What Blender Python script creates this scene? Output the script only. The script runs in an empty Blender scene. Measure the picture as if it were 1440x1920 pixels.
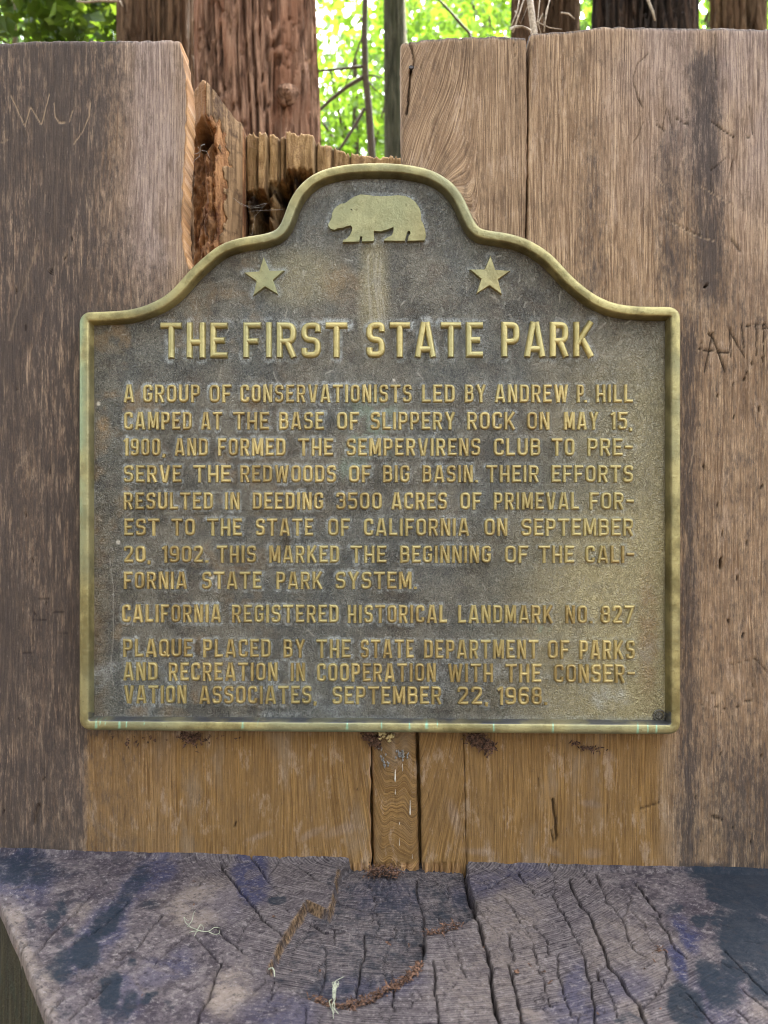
import bpy, bmesh, math, random
import numpy as np
rng = np.random.default_rng(7); random.seed(7)
scn = bpy.context.scene; COL = scn.collection
R = math.radians

# ------------------------------------------------------------------ camera, sky, sun, exposure
F = 1444.0                      # focal length in pixels of the 1440 wide photograph
CZ = 1.5                        # camera height
cam = bpy.data.cameras.new('camera'); cam_o = bpy.data.objects.new('camera', cam); COL.objects.link(cam_o)
cam_o.location = (0, 0, CZ); cam_o.rotation_euler = (R(90), 0, 0)
cam.sensor_fit = 'HORIZONTAL'; cam.sensor_width = 36; cam.lens = F*36/1440
cam.clip_start = .02; cam.clip_end = 900
cam.dof.use_dof = True; cam.dof.focus_distance = 1.16; cam.dof.aperture_fstop = 7
scn.camera = cam_o

SUN_EL, SUN_AZ = R(56), R(28)   # azimuth measured from +Y (behind the stump) towards +X
w = bpy.data.worlds.new('World'); scn.world = w; w.use_nodes = True
wn = w.node_tree.nodes; wl = w.node_tree.links
bg = wn['Background']; sky = wn.new('ShaderNodeTexSky'); sky.sky_type = 'NISHITA'; sky.sun_disc = False
sky.sun_elevation = SUN_EL; sky.sun_rotation = SUN_AZ; sky.dust_density = 3.0; sky.ozone_density = 1.0
hs = wn.new('ShaderNodeHueSaturation'); hs.inputs['Saturation'].default_value = .3
wl.new(sky.outputs[0], hs.inputs['Color']); wl.new(hs.outputs[0], bg.inputs['Color'])
bg.inputs['Strength'].default_value = .15
sl = bpy.data.lights.new('sun', 'SUN'); sl.energy = 2.3; sl.angle = R(.5); sl.color = (1, .95, .86)
so = bpy.data.objects.new('sun', sl); COL.objects.link(so)
so.rotation_euler = (R(90)-SUN_EL, 0, math.pi-SUN_AZ)
so.location = (3, 6, 12)
vs = scn.view_settings; vs.view_transform = 'Standard'; vs.look = 'None'; vs.gamma = 1; vs.use_curve_mapping = False
vs.exposure = 3.3
scn.cycles.filter_width = 1.05; scn.cycles.use_denoising = True; scn.cycles.max_bounces = 8; scn.cycles.transparent_max_bounces = 6

# ------------------------------------------------------------------ numpy helpers
TAB = rng.random((256, 256))
def vnoise(x, y, seed=0):
    x = np.asarray(x, float)+seed*17.31; y = np.asarray(y, float)+seed*9.77
    ix = np.floor(x).astype(int); iy = np.floor(y).astype(int); fx = x-ix; fy = y-iy
    fx = fx*fx*(3-2*fx); fy = fy*fy*(3-2*fy)
    a = TAB[iy & 255, ix & 255]; b = TAB[iy & 255, (ix+1) & 255]; c = TAB[(iy+1) & 255, ix & 255]; d = TAB[(iy+1) & 255, (ix+1) & 255]
    return (a*(1-fx)+b*fx)*(1-fy)+(c*(1-fx)+d*fx)*fy
def fbm(x, y, seed=0, o=4, g=.5):
    s = 0; a = 1; t = 0
    for i in range(o):
        s = s+a*vnoise(np.asarray(x)*2**i, np.asarray(y)*2**i, seed+i*3); t += a; a *= g
    return s/t
def sst(a, b, x):
    t = np.clip((np.asarray(x, float)-a)/(b-a), 0, 1); return t*t*(3-2*t)
def blob(x, y, cx, cy, rx, ry, ang=0, soft=.6):
    c, s = math.cos(R(ang)), math.sin(R(ang)); u = (x-cx)*c+(y-cy)*s; v = -(x-cx)*s+(y-cy)*c
    return 1-sst(1-soft, 1+soft*.5, np.sqrt((u/rx)**2+(v/ry)**2))
def pdist(x, y, pts, pad, closed=False):
    """distance of grid points to a polyline; inf beyond pad"""
    d = np.full(x.shape, 1e9); pts = [tuple(p[:2]) for p in pts]
    if closed: pts = pts+[pts[0]]
    for (ax, ay), (bx, by) in zip(pts[:-1], pts[1:]):
        m = (x > min(ax, bx)-pad) & (x < max(ax, bx)+pad) & (y > min(ay, by)-pad) & (y < max(ay, by)+pad)
        if not m.any(): continue
        px, py = x[m]-ax, y[m]-ay; L = (bx-ax)**2+(by-ay)**2+1e-12
        t = np.clip((px*(bx-ax)+py*(by-ay))/L, 0, 1)
        d[m] = np.minimum(d[m], np.hypot(px-t*(bx-ax), py-t*(by-ay)))
    return d
def inside(x, y, poly):
    r = np.zeros(x.shape, bool); n = len(poly)
    for i in range(n):
        x1, y1 = poly[i]; x2, y2 = poly[(i+1) % n]
        if y1 == y2: continue
        c = ((y1 > y) != (y2 > y)) & (x < (x2-x1)*(y-y1)/(y2-y1)+x1); r ^= c
    return r
def jag(pts, amp, step, seed=1):
    """a polyline resampled and roughened"""
    out = []; pts = np.array(pts, float); acc = 0
    for a, b in zip(pts[:-1], pts[1:]):
        L = np.hypot(*(b-a)); n = max(1, int(L/step))
        nrm = np.array([-(b-a)[1], (b-a)[0]])/(L+1e-9)
        for i in range(n):
            acc += 1; k = (float(vnoise(acc*.9, seed*3.7))-.5)*2*amp
            out.append(a+(b-a)*i/n+nrm*k*(0 if (acc == 1) else 1))
    out.append(pts[-1]); return [tuple(p) for p in out]

# ------------------------------------------------------------------ wall frame: pixel of the photo -> metres on the wall
D, K = 1.18, .027               # the wall stands D metres off and turns a little towards the camera on its right
PX = D/F
def XZ(px, py, n=0.):
    u = (np.asarray(px, float)-720)/F; v = (960-np.asarray(py, float))/F; Y = (D-n)/(1+K*u)
    return u*Y, CZ+v*Y
def wallpt(X, Z, n): return np.stack([X, D-K*X-n, Z], -1)
L0, SX = -.537, -.015           # seat plane: z - CZ = L0 + SX*x
def seat_xy(px, py):
    u = (np.asarray(px, float)-720)/F; v = (960-np.asarray(py, float))/F; t = L0/(v-SX*u); return u*t, t
def at(px, py, Y): return ((px-720)/F*Y, Y, CZ+(960-py)/F*Y)

# ------------------------------------------------------------------ object helpers
def link(name, me, mat=None, parent=None):
    o = bpy.data.objects.new(name, me); COL.objects.link(o)
    if mat: me.materials.append(mat)
    if parent:
        o.parent = parent; o.location = (0, 0, 0)
        me.transform(__import__('mathutils').Matrix.Translation(-parent.location))
    return o
def empty(name, loc, label, cat, group=None):
    o = bpy.data.objects.new(name, None); COL.objects.link(o); o.location = loc; o.empty_display_size = .1
    return tag(o, label, cat, group)
def tag(o, label=None, cat=None, group=None, kind=None):
    for k, v in (('label', label), ('category', cat), ('group', group), ('kind', kind)):
        if v: o[k] = v
    return o
def mesh_np(name, V, Fq, attrs=None, smooth=True):
    me = bpy.data.meshes.new(name); V = np.ascontiguousarray(V, np.float32).reshape(-1, 3); Fq = np.ascontiguousarray(Fq, np.int32)
    n, k = Fq.shape
    me.vertices.add(len(V)); me.vertices.foreach_set('co', V.ravel())
    me.loops.add(n*k); me.loops.foreach_set('vertex_index', Fq.ravel())
    me.polygons.add(n); me.polygons.foreach_set('loop_start', np.arange(0, n*k, k, dtype=np.int32))
    me.polygons.foreach_set('use_smooth', np.full(n, smooth, bool))
    me.update(calc_edges=True); me.validate()
    for a, val in (attrs or {}).items():
        at_ = me.attributes.new(a, 'FLOAT', 'POINT'); at_.data.foreach_set('value', np.ascontiguousarray(val, np.float32).ravel())
    return me
def grid_faces(ny, nx, wrap=False, flip=False):
    i = np.arange(ny-1)[:, None]; j = np.arange(nx if wrap else nx-1)[None, :]; j2 = (j+1) % nx
    a = i*nx+j; b = i*nx+j2; c = (i+1)*nx+j2; d = (i+1)*nx+j
    f = np.stack([a, b, c, d], -1).reshape(-1, 4)
    return f[:, ::-1] if flip else f
def slab_mesh(name, V, attrs, back, close=True):
    """front grid V (ny,nx,3), rim folded back by vector `back`, closed behind"""
    P = np.pad(V, ((1, 1), (1, 1), (0, 0)), 'edge'); m = np.ones(P.shape[:2], bool); m[1:-1, 1:-1] = False
    P[m] += np.array(back)
    if not close: return mesh_np(name, P, grid_faces(P.shape[0], P.shape[1], flip=True), {k: np.pad(v, 1, 'edge') for k, v in attrs.items()})
    P = np.pad(P, ((1, 1), (1, 1), (0, 0)), 'edge'); m = np.ones(P.shape[:2], bool); m[1:-1, 1:-1] = False
    P[m] = P[m]*.02+P[1:-1, 1:-1].mean((0, 1))*.98+np.array(back)*.9
    at_ = {k: np.pad(v, 2, 'edge') for k, v in attrs.items()}
    return mesh_np(name, P, grid_faces(P.shape[0], P.shape[1], flip=True), at_)

class BM:
    """collects loose geometry into one mesh"""
    def __init__(s): s.v = []; s.f = []
    def add(s, v, f):
        k = len(s.v); s.v += [tuple(p) for p in v]; s.f += [tuple(i+k for i in q) for q in f]
    def tube(s, pts, rad, n=6, flat=None):
        pts = np.array(pts, float); m = len(pts); rad = np.broadcast_to(np.array(rad, float), (m,)); vs = []
        for i in range(m):
            t = pts[min(i+1, m-1)]-pts[max(i-1, 0)]; t = t/(np.linalg.norm(t)+1e-9)
            a = np.cross(t, (0, 0, 1) if abs(t[2]) < .9 else (1, 0, 0)); a /= np.linalg.norm(a); b = np.cross(t, a)
            vs += [pts[i]+rad[i]*(a*math.cos(2*math.pi*j/n)+b*math.sin(2*math.pi*j/n)) for j in range(n)]
        fs = [(i*n+j, i*n+(j+1) % n, (i+1)*n+(j+1) % n, (i+1)*n+j) for i in range(m-1) for j in range(n)]
        fs += [tuple(range(n))[::-1], tuple((m-1)*n+j for j in range(n))]
        s.add(vs, fs)
    def build(s, name, mat, parent=None, smooth=False):
        me = bpy.data.meshes.new(name); me.from_pydata(s.v, [], s.f); me.update()
        if smooth: me.polygons.foreach_set('use_smooth', np.full(len(me.polygons), True))
        return link(name, me, mat, parent)

# ------------------------------------------------------------------ node helpers
class NT:
    def __init__(s, name):
        s.m = bpy.data.materials.new(name); s.m.use_nodes = True; s.t = s.m.node_tree
        s.b = s.t.nodes['Principled BSDF']; s.out = s.t.nodes['Material Output']
    def set(s, sock, v):
        if isinstance(v, bpy.types.NodeSocket): s.t.links.new(v, sock)
        else:
            if isinstance(v, tuple) and len(v) == 3 and sock.type == 'RGBA': v = (*v, 1)
            sock.default_value = v
    def n(s, typ, ins=(), out=0, **pr):
        q = s.t.nodes.new(typ)
        for k, v in pr.items(): setattr(q, k, v)
        for k, v in dict(ins).items(): s.set(q.inputs[k], v)
        return q.outputs[out]
    def attr(s, a): return s.n('ShaderNodeAttribute', out=2, attribute_name=a)
    def m_(s, op, a, b=0., c=0.): return s.n('ShaderNodeMath', {0: a, 1: b, 2: c}, operation=op)
    def mul(s, a, b): return s.m_('MULTIPLY', a, b)
    def addn(s, a, b): return s.m_('ADD', a, b)
    def vec(s, x=0., y=0., z=0.): return s.n('ShaderNodeCombineXYZ', {0: x, 1: y, 2: z})
    def obj(s):
        if not hasattr(s, '_o'):
            s._o = s.n('ShaderNodeTexCoord', out=3); q = s.t.nodes.new('ShaderNodeSeparateXYZ'); s.set(q.inputs[0], s._o); s._x, s._y, s._z = q.outputs
        return s._o
    def noise(s, vec, scale=1., det=3., rough=.55, dist=0., out=0):
        return s.n('ShaderNodeTexNoise', {'Vector': vec, 'Scale': scale, 'Detail': det, 'Roughness': rough, 'Distortion': dist}, out=out)
    def rng(s, v, a, b, c=0., d=1., sm=True):
        return s.n('ShaderNodeMapRange', {'Value': v, 'From Min': a, 'From Max': b, 'To Min': c, 'To Max': d}, interpolation_type='SMOOTHSTEP' if sm else 'LINEAR')
    def mix(s, a, b, f, mode='MIX'):
        q = s.t.nodes.new('ShaderNodeMix'); q.data_type = 'RGBA'; q.blend_type = mode; q.clamp_factor = True
        s.set(q.inputs[0], f); s.set(q.inputs[6], a); s.set(q.inputs[7], b); return q.outputs[2]
    def bump(s, h, strength, dist, normal=None):
        i = {'Height': h, 'Strength': strength, 'Distance': dist}
        if normal is not None: i['Normal'] = normal
        return s.n('ShaderNodeBump', i)
    def fin(s, col, rough=.8, normal=None, metal=0., spec=.3):
        s.set(s.b.inputs['Base Color'], col); s.set(s.b.inputs['Roughness'], rough); s.set(s.b.inputs['Metallic'], metal)
        s.set(s.b.inputs['Specular IOR Level'], spec)
        if normal is not None: s.set(s.b.inputs['Normal'], normal)
        return s.m

def wood_mat():
    t = NT('weathered_wood'); t.obj(); g = t.attr('grain'); z = t._z
    f0 = t.noise(t.vec(t.mul(g, .62), t.mul(z, 13.), 6.), det=3, rough=.6)
    f1 = t.noise(t.vec(t.mul(g, .26), t.mul(z, 8.), 1.), det=5, rough=.7)
    f2 = t.noise(t.vec(t.mul(g, .05), t.mul(z, 3.5), 4.), det=5, rough=.65)
    f3 = t.noise(t.vec(t.mul(t._x, 150.), t.mul(z, 44.), 2.), det=6, rough=.78)
    f4 = t.noise(t._o, 430., det=3, rough=.7)
    f5 = t.noise(t.vec(t.mul(t._x, 15.), t.mul(z, 5.), 8.), det=4, rough=.6)
    f6 = t.noise(t.vec(t.mul(g, .30), t.mul(z, 46.), 3.), det=4, rough=.7)
    s1 = t.rng(f1, .40, .60); s2 = t.rng(f2, .40, .60); s0 = t.rng(f0, .40, .60)
    wv = t.m_('SINE', t.addn(t.mul(g, .39), t.mul(f2, 5.))); fl = t.mul(t.attr('flame'), t.rng(wv, .25, .9))
    c = t.mix((.21, .126, .070), (.62, .425, .255), s1)
    c = t.mix(c, (.10, .060, .036), t.mul(s0, .46))
    c = t.mix(c, (.30, .19, .11), t.mul(s2, .55))
    pl = t.mix(t.mix((.25, .18, .15), (.50, .38, .31), s1), (.17, .115, .09), t.mul(s0, .3))
    c = t.mix(c, pl, t.mul(t.attr('pale'), t.rng(f5, .3, .6, .35, 1.)))
    wc = t.mix((.185, .096, .029), (.395, .222, .075), s1)
    wc = t.mix(wc, (.27, .155, .060), t.mul(s2, .65)); wc = t.mix(wc, (.12, .062, .02), t.mul(s0, .32))
    wc = t.mix(wc, (.33, .26, .19), t.mul(t.rng(f5, .52, .68), .35))
    c = t.mix(c, wc, t.attr('warm'))
    c = t.mix(c, t.mix(c, t.mix((.66, .49, .37), (.45, .27, .12), t.attr('warm')), .85), fl)
    c = t.mix(c, t.mix(c, (.07, .045, .032), .75), t.mul(t.attr('flame'), t.rng(wv, -.3, -.95)))
    c = t.mix(c, t.mix((.30, .15, .06), (.52, .30, .14), s1), t.attr('cut'))
    f7 = t.noise(t.vec(t.mul(t._x, 42.), t.mul(z, 13.), 21.), det=6, rough=.72); f8 = t.noise(t.vec(t.mul(g, .24), t.mul(z, 34.), 9.), det=6, rough=.78)
    nw = t.addn(1., t.mul(t.attr('warm'), -.6))
    c = t.mix(c, t.mix(c, (.11, .070, .045), .52), t.mul(nw, t.rng(f7, .50, .66)))
    c = t.mix(c, t.mix(c, (.62, .46, .33), .35), t.rng(f7, .46, .34))
    c = t.mix(c, t.mix(c, (.06, .042, .03), .45), t.mul(nw, t.rng(f8, .53, .66))); c = t.mix(c, t.mix(c, (.66, .50, .36), .38), t.mul(t.rng(f8, .46, .35), t.addn(1., t.mul(t.attr('warm'), -.85))))
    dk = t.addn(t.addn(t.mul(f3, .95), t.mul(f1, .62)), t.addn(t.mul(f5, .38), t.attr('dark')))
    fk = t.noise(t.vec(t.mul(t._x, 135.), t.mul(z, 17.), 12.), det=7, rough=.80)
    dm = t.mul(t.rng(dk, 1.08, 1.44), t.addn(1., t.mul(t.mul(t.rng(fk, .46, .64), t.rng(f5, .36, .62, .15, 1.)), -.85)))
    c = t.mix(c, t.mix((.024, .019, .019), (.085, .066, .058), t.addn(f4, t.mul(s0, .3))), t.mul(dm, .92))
    c = t.mix(c, (.05, .034, .026), t.mul(t.rng(f6, .60, .68), t.addn(.42, t.mul(t.attr('warm'), -.25))))
    c = t.mix(c, (.55, .42, .32), t.mul(t.rng(f6, .40, .32), .22))
    c = t.mix(c, (.014, .009, .006), t.attr('hole'))
    c = t.mix(c, (.58, .42, .27), t.attr('scr'))
    c = t.mix(c, (.06, .042, .03), t.mul(t.rng(f4, .60, .68), .4))
    h = t.addn(t.addn(t.mul(f1, .8), t.mul(f0, .4)), t.addn(t.addn(t.mul(f4, .3), t.mul(fl, .5)), t.addn(t.mul(f3, .4), t.mul(f6, -.4))))
    return t.fin(c, .82, t.bump(h, .95, .003), spec=.25)
def ledge_mat():
    t = NT('end_grain'); t.obj(); r = t.attr('ring'); a = t.attr('ang')
    f1 = t.noise(t.vec(t.mul(r, .30), t.mul(a, 5.), 1.), det=4, rough=.62)
    f2 = t.noise(t.vec(t.mul(r, .05), t.mul(a, 30.), 2.), det=4, rough=.65)
    f3 = t.noise(t._o, 26., det=6, rough=.7, dist=.6)
    f4 = t.noise(t._o, 320., det=4, rough=.72)
    f5 = t.noise(t._o, 9., det=4, rough=.6)
    ck = t.noise(t.vec(t.mul(r, .034), t.mul(a, 11.), 5.), det=6, rough=.7, dist=.8)
    cf = t.noise(t._o, 110., det=5, rough=.72)
    sn = t.m_('SINE', t.addn(t.mul(r, 1.75), t.mul(f1, 7.)))
    s1 = t.addn(t.mul(t.rng(f1, .38, .60), .55), t.mul(t.rng(sn, -.6, .9), .45)); rm = t.attr('rings')
    c = t.mix((.062, .049, .054), (.168, .138, .136), t.rng(f3, .38, .60))
    c = t.mix(c, (.058, .046, .060), t.mul(t.rng(f5, .42, .62), .6))
    c = t.mix(c, (.045, .038, .046), t.mul(t.rng(cf, .52, .66), .65)); c = t.mix(c, (.28, .24, .225), t.mul(t.rng(cf, .46, .34), .5))
    c = t.mix(c, t.mix((.022, .017, .020), (.26, .22, .21), s1), t.mul(rm, .72))
    c = t.mix(c, (.27, .215, .178), t.mul(t.attr('pale'), t.rng(ck, .36, .6, .2, 1.)))
    c = t.mix(c, t.mix((.028, .034, .078), (.066, .062, .118), f3), t.mul(t.attr('blue'), t.rng(ck, .38, .54, .3, 1.)))
    c = t.mix(c, (.30, .26, .245), t.mul(t.rng(f2, .42, .35), .35))
    fk = t.noise(t.vec(t.mul(r, .16), t.mul(a, 48.), 7.), det=6, rough=.78)
    c = t.mix(c, t.mix(c, (.02, .016, .02), .7), t.rng(fk, .52, .64)); c = t.mix(c, t.mix(c, (.42, .37, .35), .45), t.rng(fk, .46, .36))
    dm = t.rng(t.addn(t.addn(t.mul(ck, .9), t.mul(cf, .75)), t.addn(t.mul(f2, .35), t.attr('dark'))), 1.12, 1.62)
    c = t.mix(c, t.mix((.006, .013, .021), (.030, .040, .054), f4), t.mul(dm, .9))
    c = t.mix(c, (.050, .042, .044), t.mul(t.rng(f2, .58, .66), .45))
    c = t.mix(c, t.mix((.06, .036, .02), (.36, .23, .125), t.rng(t.noise(t.vec(t.mul(t._x, 260.), t.mul(t._y, 260.), t.mul(t._z, 60.)), det=4, rough=.7), .38, .62)), t.attr('cut'))
    c = t.mix(c, (.012, .009, .008), t.attr('hole'))
    c = t.mix(c, (.05, .042, .04), t.mul(t.rng(f4, .58, .68), .5))
    h = t.addn(t.mul(t.mul(f1, .9), t.addn(rm, .25)), t.addn(t.mul(f4, .5), t.addn(t.mul(fk, .7), t.addn(t.mul(ck, .25), t.mul(cf, .5)))))
    return t.fin(c, .82, t.bump(h, 1., .0042), spec=.12)
def dark_wood_mat(name, c1, c2, c3, sx=70., sz=9., bumpd=.006):
    t = NT(name); t.obj()
    f1 = t.noise(t.vec(t.mul(t._x, sx), t.mul(t._y, sx), t.mul(t._z, sz)), det=5, rough=.65, dist=.3)
    f2 = t.noise(t._o, 28., det=5, rough=.65); f3 = t.noise(t._o, 260., det=3)
    c = t.mix(c1, c2, t.rng(f1, .36, .64)); c = t.mix(c, c3, t.rng(f2, .48, .66))
    c = t.mix(c, t.mix((.5, .29, .13), (.36, .22, .11), f1), t.attr('cut'))
    c = t.mix(c, (.018, .010, .007), t.attr('hole'))
    return t.fin(c, .85, t.bump(t.addn(f1, t.mul(f3, .3)), .9, bumpd), spec=.2)
def bark_mat(name, c1, c2, c3, k=1.):
    t = NT(name); t.obj()
    f1 = t.noise(t.vec(t.mul(t._x, 42.*k), t.mul(t._y, 42.*k), t.mul(t._z, 5.)), det=6, rough=.68, dist=.5)
    f2 = t.noise(t.vec(t.mul(t._x, 9.*k), t.mul(t._y, 9.*k), t.mul(t._z, 1.6)), det=4, rough=.6)
    f3 = t.noise(t._o, 130., det=4, rough=.7)
    c = t.mix(c1, c2, t.rng(f1, .40, .60)); c = t.mix(c, c3, t.mul(t.rng(f2, .46, .60), .75)); c = t.mix(c, tuple(x*.3 for x in c1), t.rng(f1, .40, .33))
    c = t.mix(c, t.mix(c, (.3, .24, .2), .6), t.rng(f3, .6, .72))
    return t.fin(c, .88, t.bump(t.addn(f1, t.mul(f3, .25)), 1., .04/k), spec=.15)
def leaf_mat(name, c1, c2, tr):
    t = NT(name); v = t.attr('var'); c = t.mix(c1, c2, v)
    dif = t.n('ShaderNodeBsdfDiffuse', {'Color': c}); tl = t.n('ShaderNodeBsdfTranslucent', {'Color': t.mix(c, tr, .65)})
    gl = t.n('ShaderNodeBsdfGlossy', {'Color': (.7, .75, .7), 'Roughness': .4})
    m = t.n('ShaderNodeMixShader', {0: .55, 1: dif, 2: tl}); m = t.n('ShaderNodeMixShader', {0: .06, 1: m, 2: gl})
    t.t.links.new(m, t.out.inputs['Surface']); return t.m
def plain(name, c, rough=.7, metal=0., var=.35, sc=150.):
    t = NT(name); t.obj(); f = t.noise(t._o, sc, det=3)
    return t.fin(t.mix(tuple(x*(1-var) for x in c), tuple(min(1, x*(1+var)) for x in c), t.rng(f, .3, .7)), rough, t.bump(f, .4, .001), metal)
def plate_mat():
    t = NT('patinated_bronze'); t.obj()
    warp = t.noise(t._o, 90., det=2, out=1)
    vv = t.n('ShaderNodeVectorMath', {0: t._o, 1: t.n('ShaderNodeVectorMath', {0: warp, 'Scale': .012}, operation='SCALE')}, operation='ADD')
    mp = t.n('ShaderNodeMapping', {'Vector': vv, 'Rotation': (0, R(25), 0), 'Scale': (1.25, 1., .8)})
    le = t.noise(mp, 300., det=2, rough=.5, dist=1.4)
    rid = t.m_('ABSOLUTE', t.addn(t.noise(mp, 175., det=3, rough=.6, dist=1.4), -.5))
    rl = t.mul(t.rng(rid, .0, .035, 1., 0.), t.rng(t.noise(t._o, 30., det=3), .35, .6, .35, 1.))
    f2 = t.noise(t._o, 15., det=5, rough=.62); f3 = t.noise(t._o, 38., det=5, rough=.65); f4 = t.noise(t._o, 5., det=3)
    c = t.mix((.066, .061, .051), (.19, .17, .128), t.rng(f2, .35, .65))
    c = t.mix(c, (.125, .090, .062), t.mul(t.rng(f3, .48, .64), .5))
    c = t.mix(c, (.10, .115, .115), t.mul(t.rng(f4, .45, .60), .55))
    c = t.mix(c, t.mix((.30, .25, .12), (.56, .47, .24), le), t.mul(t.attr('yel'), t.rng(f3, .28, .58, .6, 1.)))
    c = t.mix(c, (.34, .21, .09), t.mul(t.attr('rust'), t.rng(f3, .35, .6, .3, 1.)))
    c = t.mix(t.mix(c, (.02, .018, .018), .30), t.mix(c, (.36, .34, .28), .16), t.rng(le, .40, .60))
    hl = t.mul(t.attr('halo'), t.rng(t.noise(t._o, 42., det=5, rough=.7), .38, .56, .22, 1.))
    c = t.mix(c, t.mix((.28, .31, .32), (.60, .61, .57), f3), t.mul(hl, t.rng(le, .38, .58, .35, 1.)))
    c = t.mix(c, t.mix((.25, .23, .18), (.42, .40, .33), f3), t.mul(rl, .72))
    c = t.mix(c, (.27, .36, .27), t.mul(t.attr('verd'), t.rng(f3, .46, .64, 0., .7)))
    c = t.mix(c, (.66, .60, .50), t.attr('chip'))
    c = t.mix(c, (.055, .040, .022), t.mul(t.attr('shade_grime'), t.rng(f3, .3, .55, .55, 1.)))
    c = t.mix(c, (.50, .46, .38), t.mul(t.attr('scr'), .6))
    return t.fin(c, t.rng(f3, .3, .7, .34, .55), t.bump(le, 1., .0034), .55, .5)
def brass_mat(name, c1, c2, c3, metal=.45):
    t = NT(name); t.obj(); f1 = t.noise(t._o, 22., det=5, rough=.65); f2 = t.noise(t._o, 160., det=4, rough=.7); f3 = t.noise(t._o, 5., det=3)
    c = t.mix(c1, c2, t.rng(f1, .38, .62)); c = t.mix(c, c3, t.mul(t.rng(f3, .42, .62), .7)); c = t.mix(c, tuple(x*.55 for x in c1), t.mul(t.rng(f2, .58, .72), .5))
    c = t.mix(c, t.mix((.22, .46, .30), (.40, .66, .48), f2), t.attr('drip'))
    c = t.mix(c, (.07, .075, .10), t.attr('blue'))
    c = t.mix(c, (.05, .035, .015), t.mul(t.attr('shade_grime'), .8))
    return t.fin(c, t.rng(f1, .3, .7, .32, .5), t.bump(t.addn(f2, t.mul(f1, .8)), .6, .0018), metal, .5)

M_WOOD = wood_mat(); M_LEDGE = ledge_mat(); M_PLATE = plate_mat()
M_RIM = brass_mat('worn_brass_rim', (.24, .205, .090), (.47, .40, .18), (.27, .265, .155), .7)
M_LET = brass_mat('worn_brass_letters', (.33, .24, .095), (.54, .42, .175), (.42, .355, .155), .7)
M_TITLE = brass_mat('worn_brass_title', (.36, .29, .115), (.56, .46, .195), (.42, .385, .185), .7)
M_BEAR = brass_mat('green_brass_relief', (.25, .205, .09), (.46, .395, .19), (.29, .30, .165), .6)
M_ROT = dark_wood_mat('rotten_wood', (.15, .06, .024), (.46, .235, .10), (.09, .034, .016), 60., 14., .01)
M_HOLL = dark_wood_mat('hollow_wood', (.19, .11, .042), (.52, .33, .15), (.24, .14, .065), 55., 6., .008)
M_SIDE = dark_wood_mat('mossy_side_wood', (.022, .020, .011), (.062, .054, .028), (.032, .036, .022), 45., 5., .008)
M_RED = bark_mat('redwood_bark', (.17, .085, .050), (.56, .325, .205), (.36, .165, .09))
M_DARKB = bark_mat('dark_bark', (.020, .014, .011), (.115, .068, .042), (.03, .022, .016))
M_BROWNB = bark_mat('brown_bark', (.09, .052, .028), (.32, .20, .115), (.16, .09, .05))
M_GREY = bark_mat('grey_green_bark', (.085, .088, .06), (.235, .235, .165), (.12, .13, .08), 2.)
M_TWIG = plain('twig_bark', (.075, .055, .032)); M_PTWIG = plain('pale_twig', (.40, .32, .23)); M_PSTEM = plain('pale_stem', (.55, .50, .40))
M_LEAF = leaf_mat('leaf_green', (.05, .13, .016), (.15, .245, .022), (.26, .46, .03))
M_LEAFD = leaf_mat('leaf_dark', (.03, .075, .014), (.09, .15, .02), (.2, .3, .02))
M_WOODS = leaf_mat('woods_leaf', (.022, .035, .014), (.05, .065, .02), (.05, .075, .02))
M_LITTER = plain('needle_litter', (.105, .055, .034), .8, 0., .9, 300.)
M_LICHEN = plain('pale_lichen', (.36, .37, .27), .8)
M_WEB = plain('cobweb_silk', (.35, .32, .28), .7)
M_RESIN = plain('resin', (.55, .42, .20), .35, 0., .3); M_RESINW = plain('white_resin', (.62, .55, .45), .4)
M_GROUND = dark_wood_mat('forest_duff', (.05, .032, .018), (.12, .075, .04), (.08, .055, .03), 20., 20., .02)
M_IRON = plain('dark_iron', (.03, .024, .02), .6, .5)

# ------------------------------------------------------------------ ground
g = BM(); n = 40; S = 400.
me = mesh_np('ground', [(-S, -S, 0), (S, -S, 0), (S, S, 0), (-S, S, 0)], [(0, 1, 2, 3)], {'cut': np.zeros(4), 'hole': np.zeros(4)})
tag(link('ground', me, M_GROUND), kind='structure')

# ------------------------------------------------------------------ the carved stump
stump = empty('redwood_stump', (0, D+.05, 0), 'weathered redwood stump carved with an upright back and a cracked seat, carrying the bronze plaque', 'tree stump')
def lut(pts):
    ys, xs = zip(*pts); return lambda y: np.interp(y, ys, xs)
def wsum(x, y, cuts, depth, scr, hole):
    """carve polylines: (points, half width px, depth m, scr, hole)"""
    for pts, hw, dp, sc, ho in cuts:
        hw = hw*.7; sc *= .75; ho *= .8; d = pdist(x, y, pts, hw*2+4); k = 1-sst(hw*.4, hw*1.3+.7, d); depth += k*dp
        if sc: np.maximum(scr, k*sc, out=scr)
        if ho: np.maximum(hole, k*ho, out=hole)
W_CUTS = []
def cut(pts, hw, dp, sc=0, ho=0, j=0): W_CUTS.append((jag(pts, j, 7, len(W_CUTS)) if j else pts, hw, dp, sc, ho))
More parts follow.
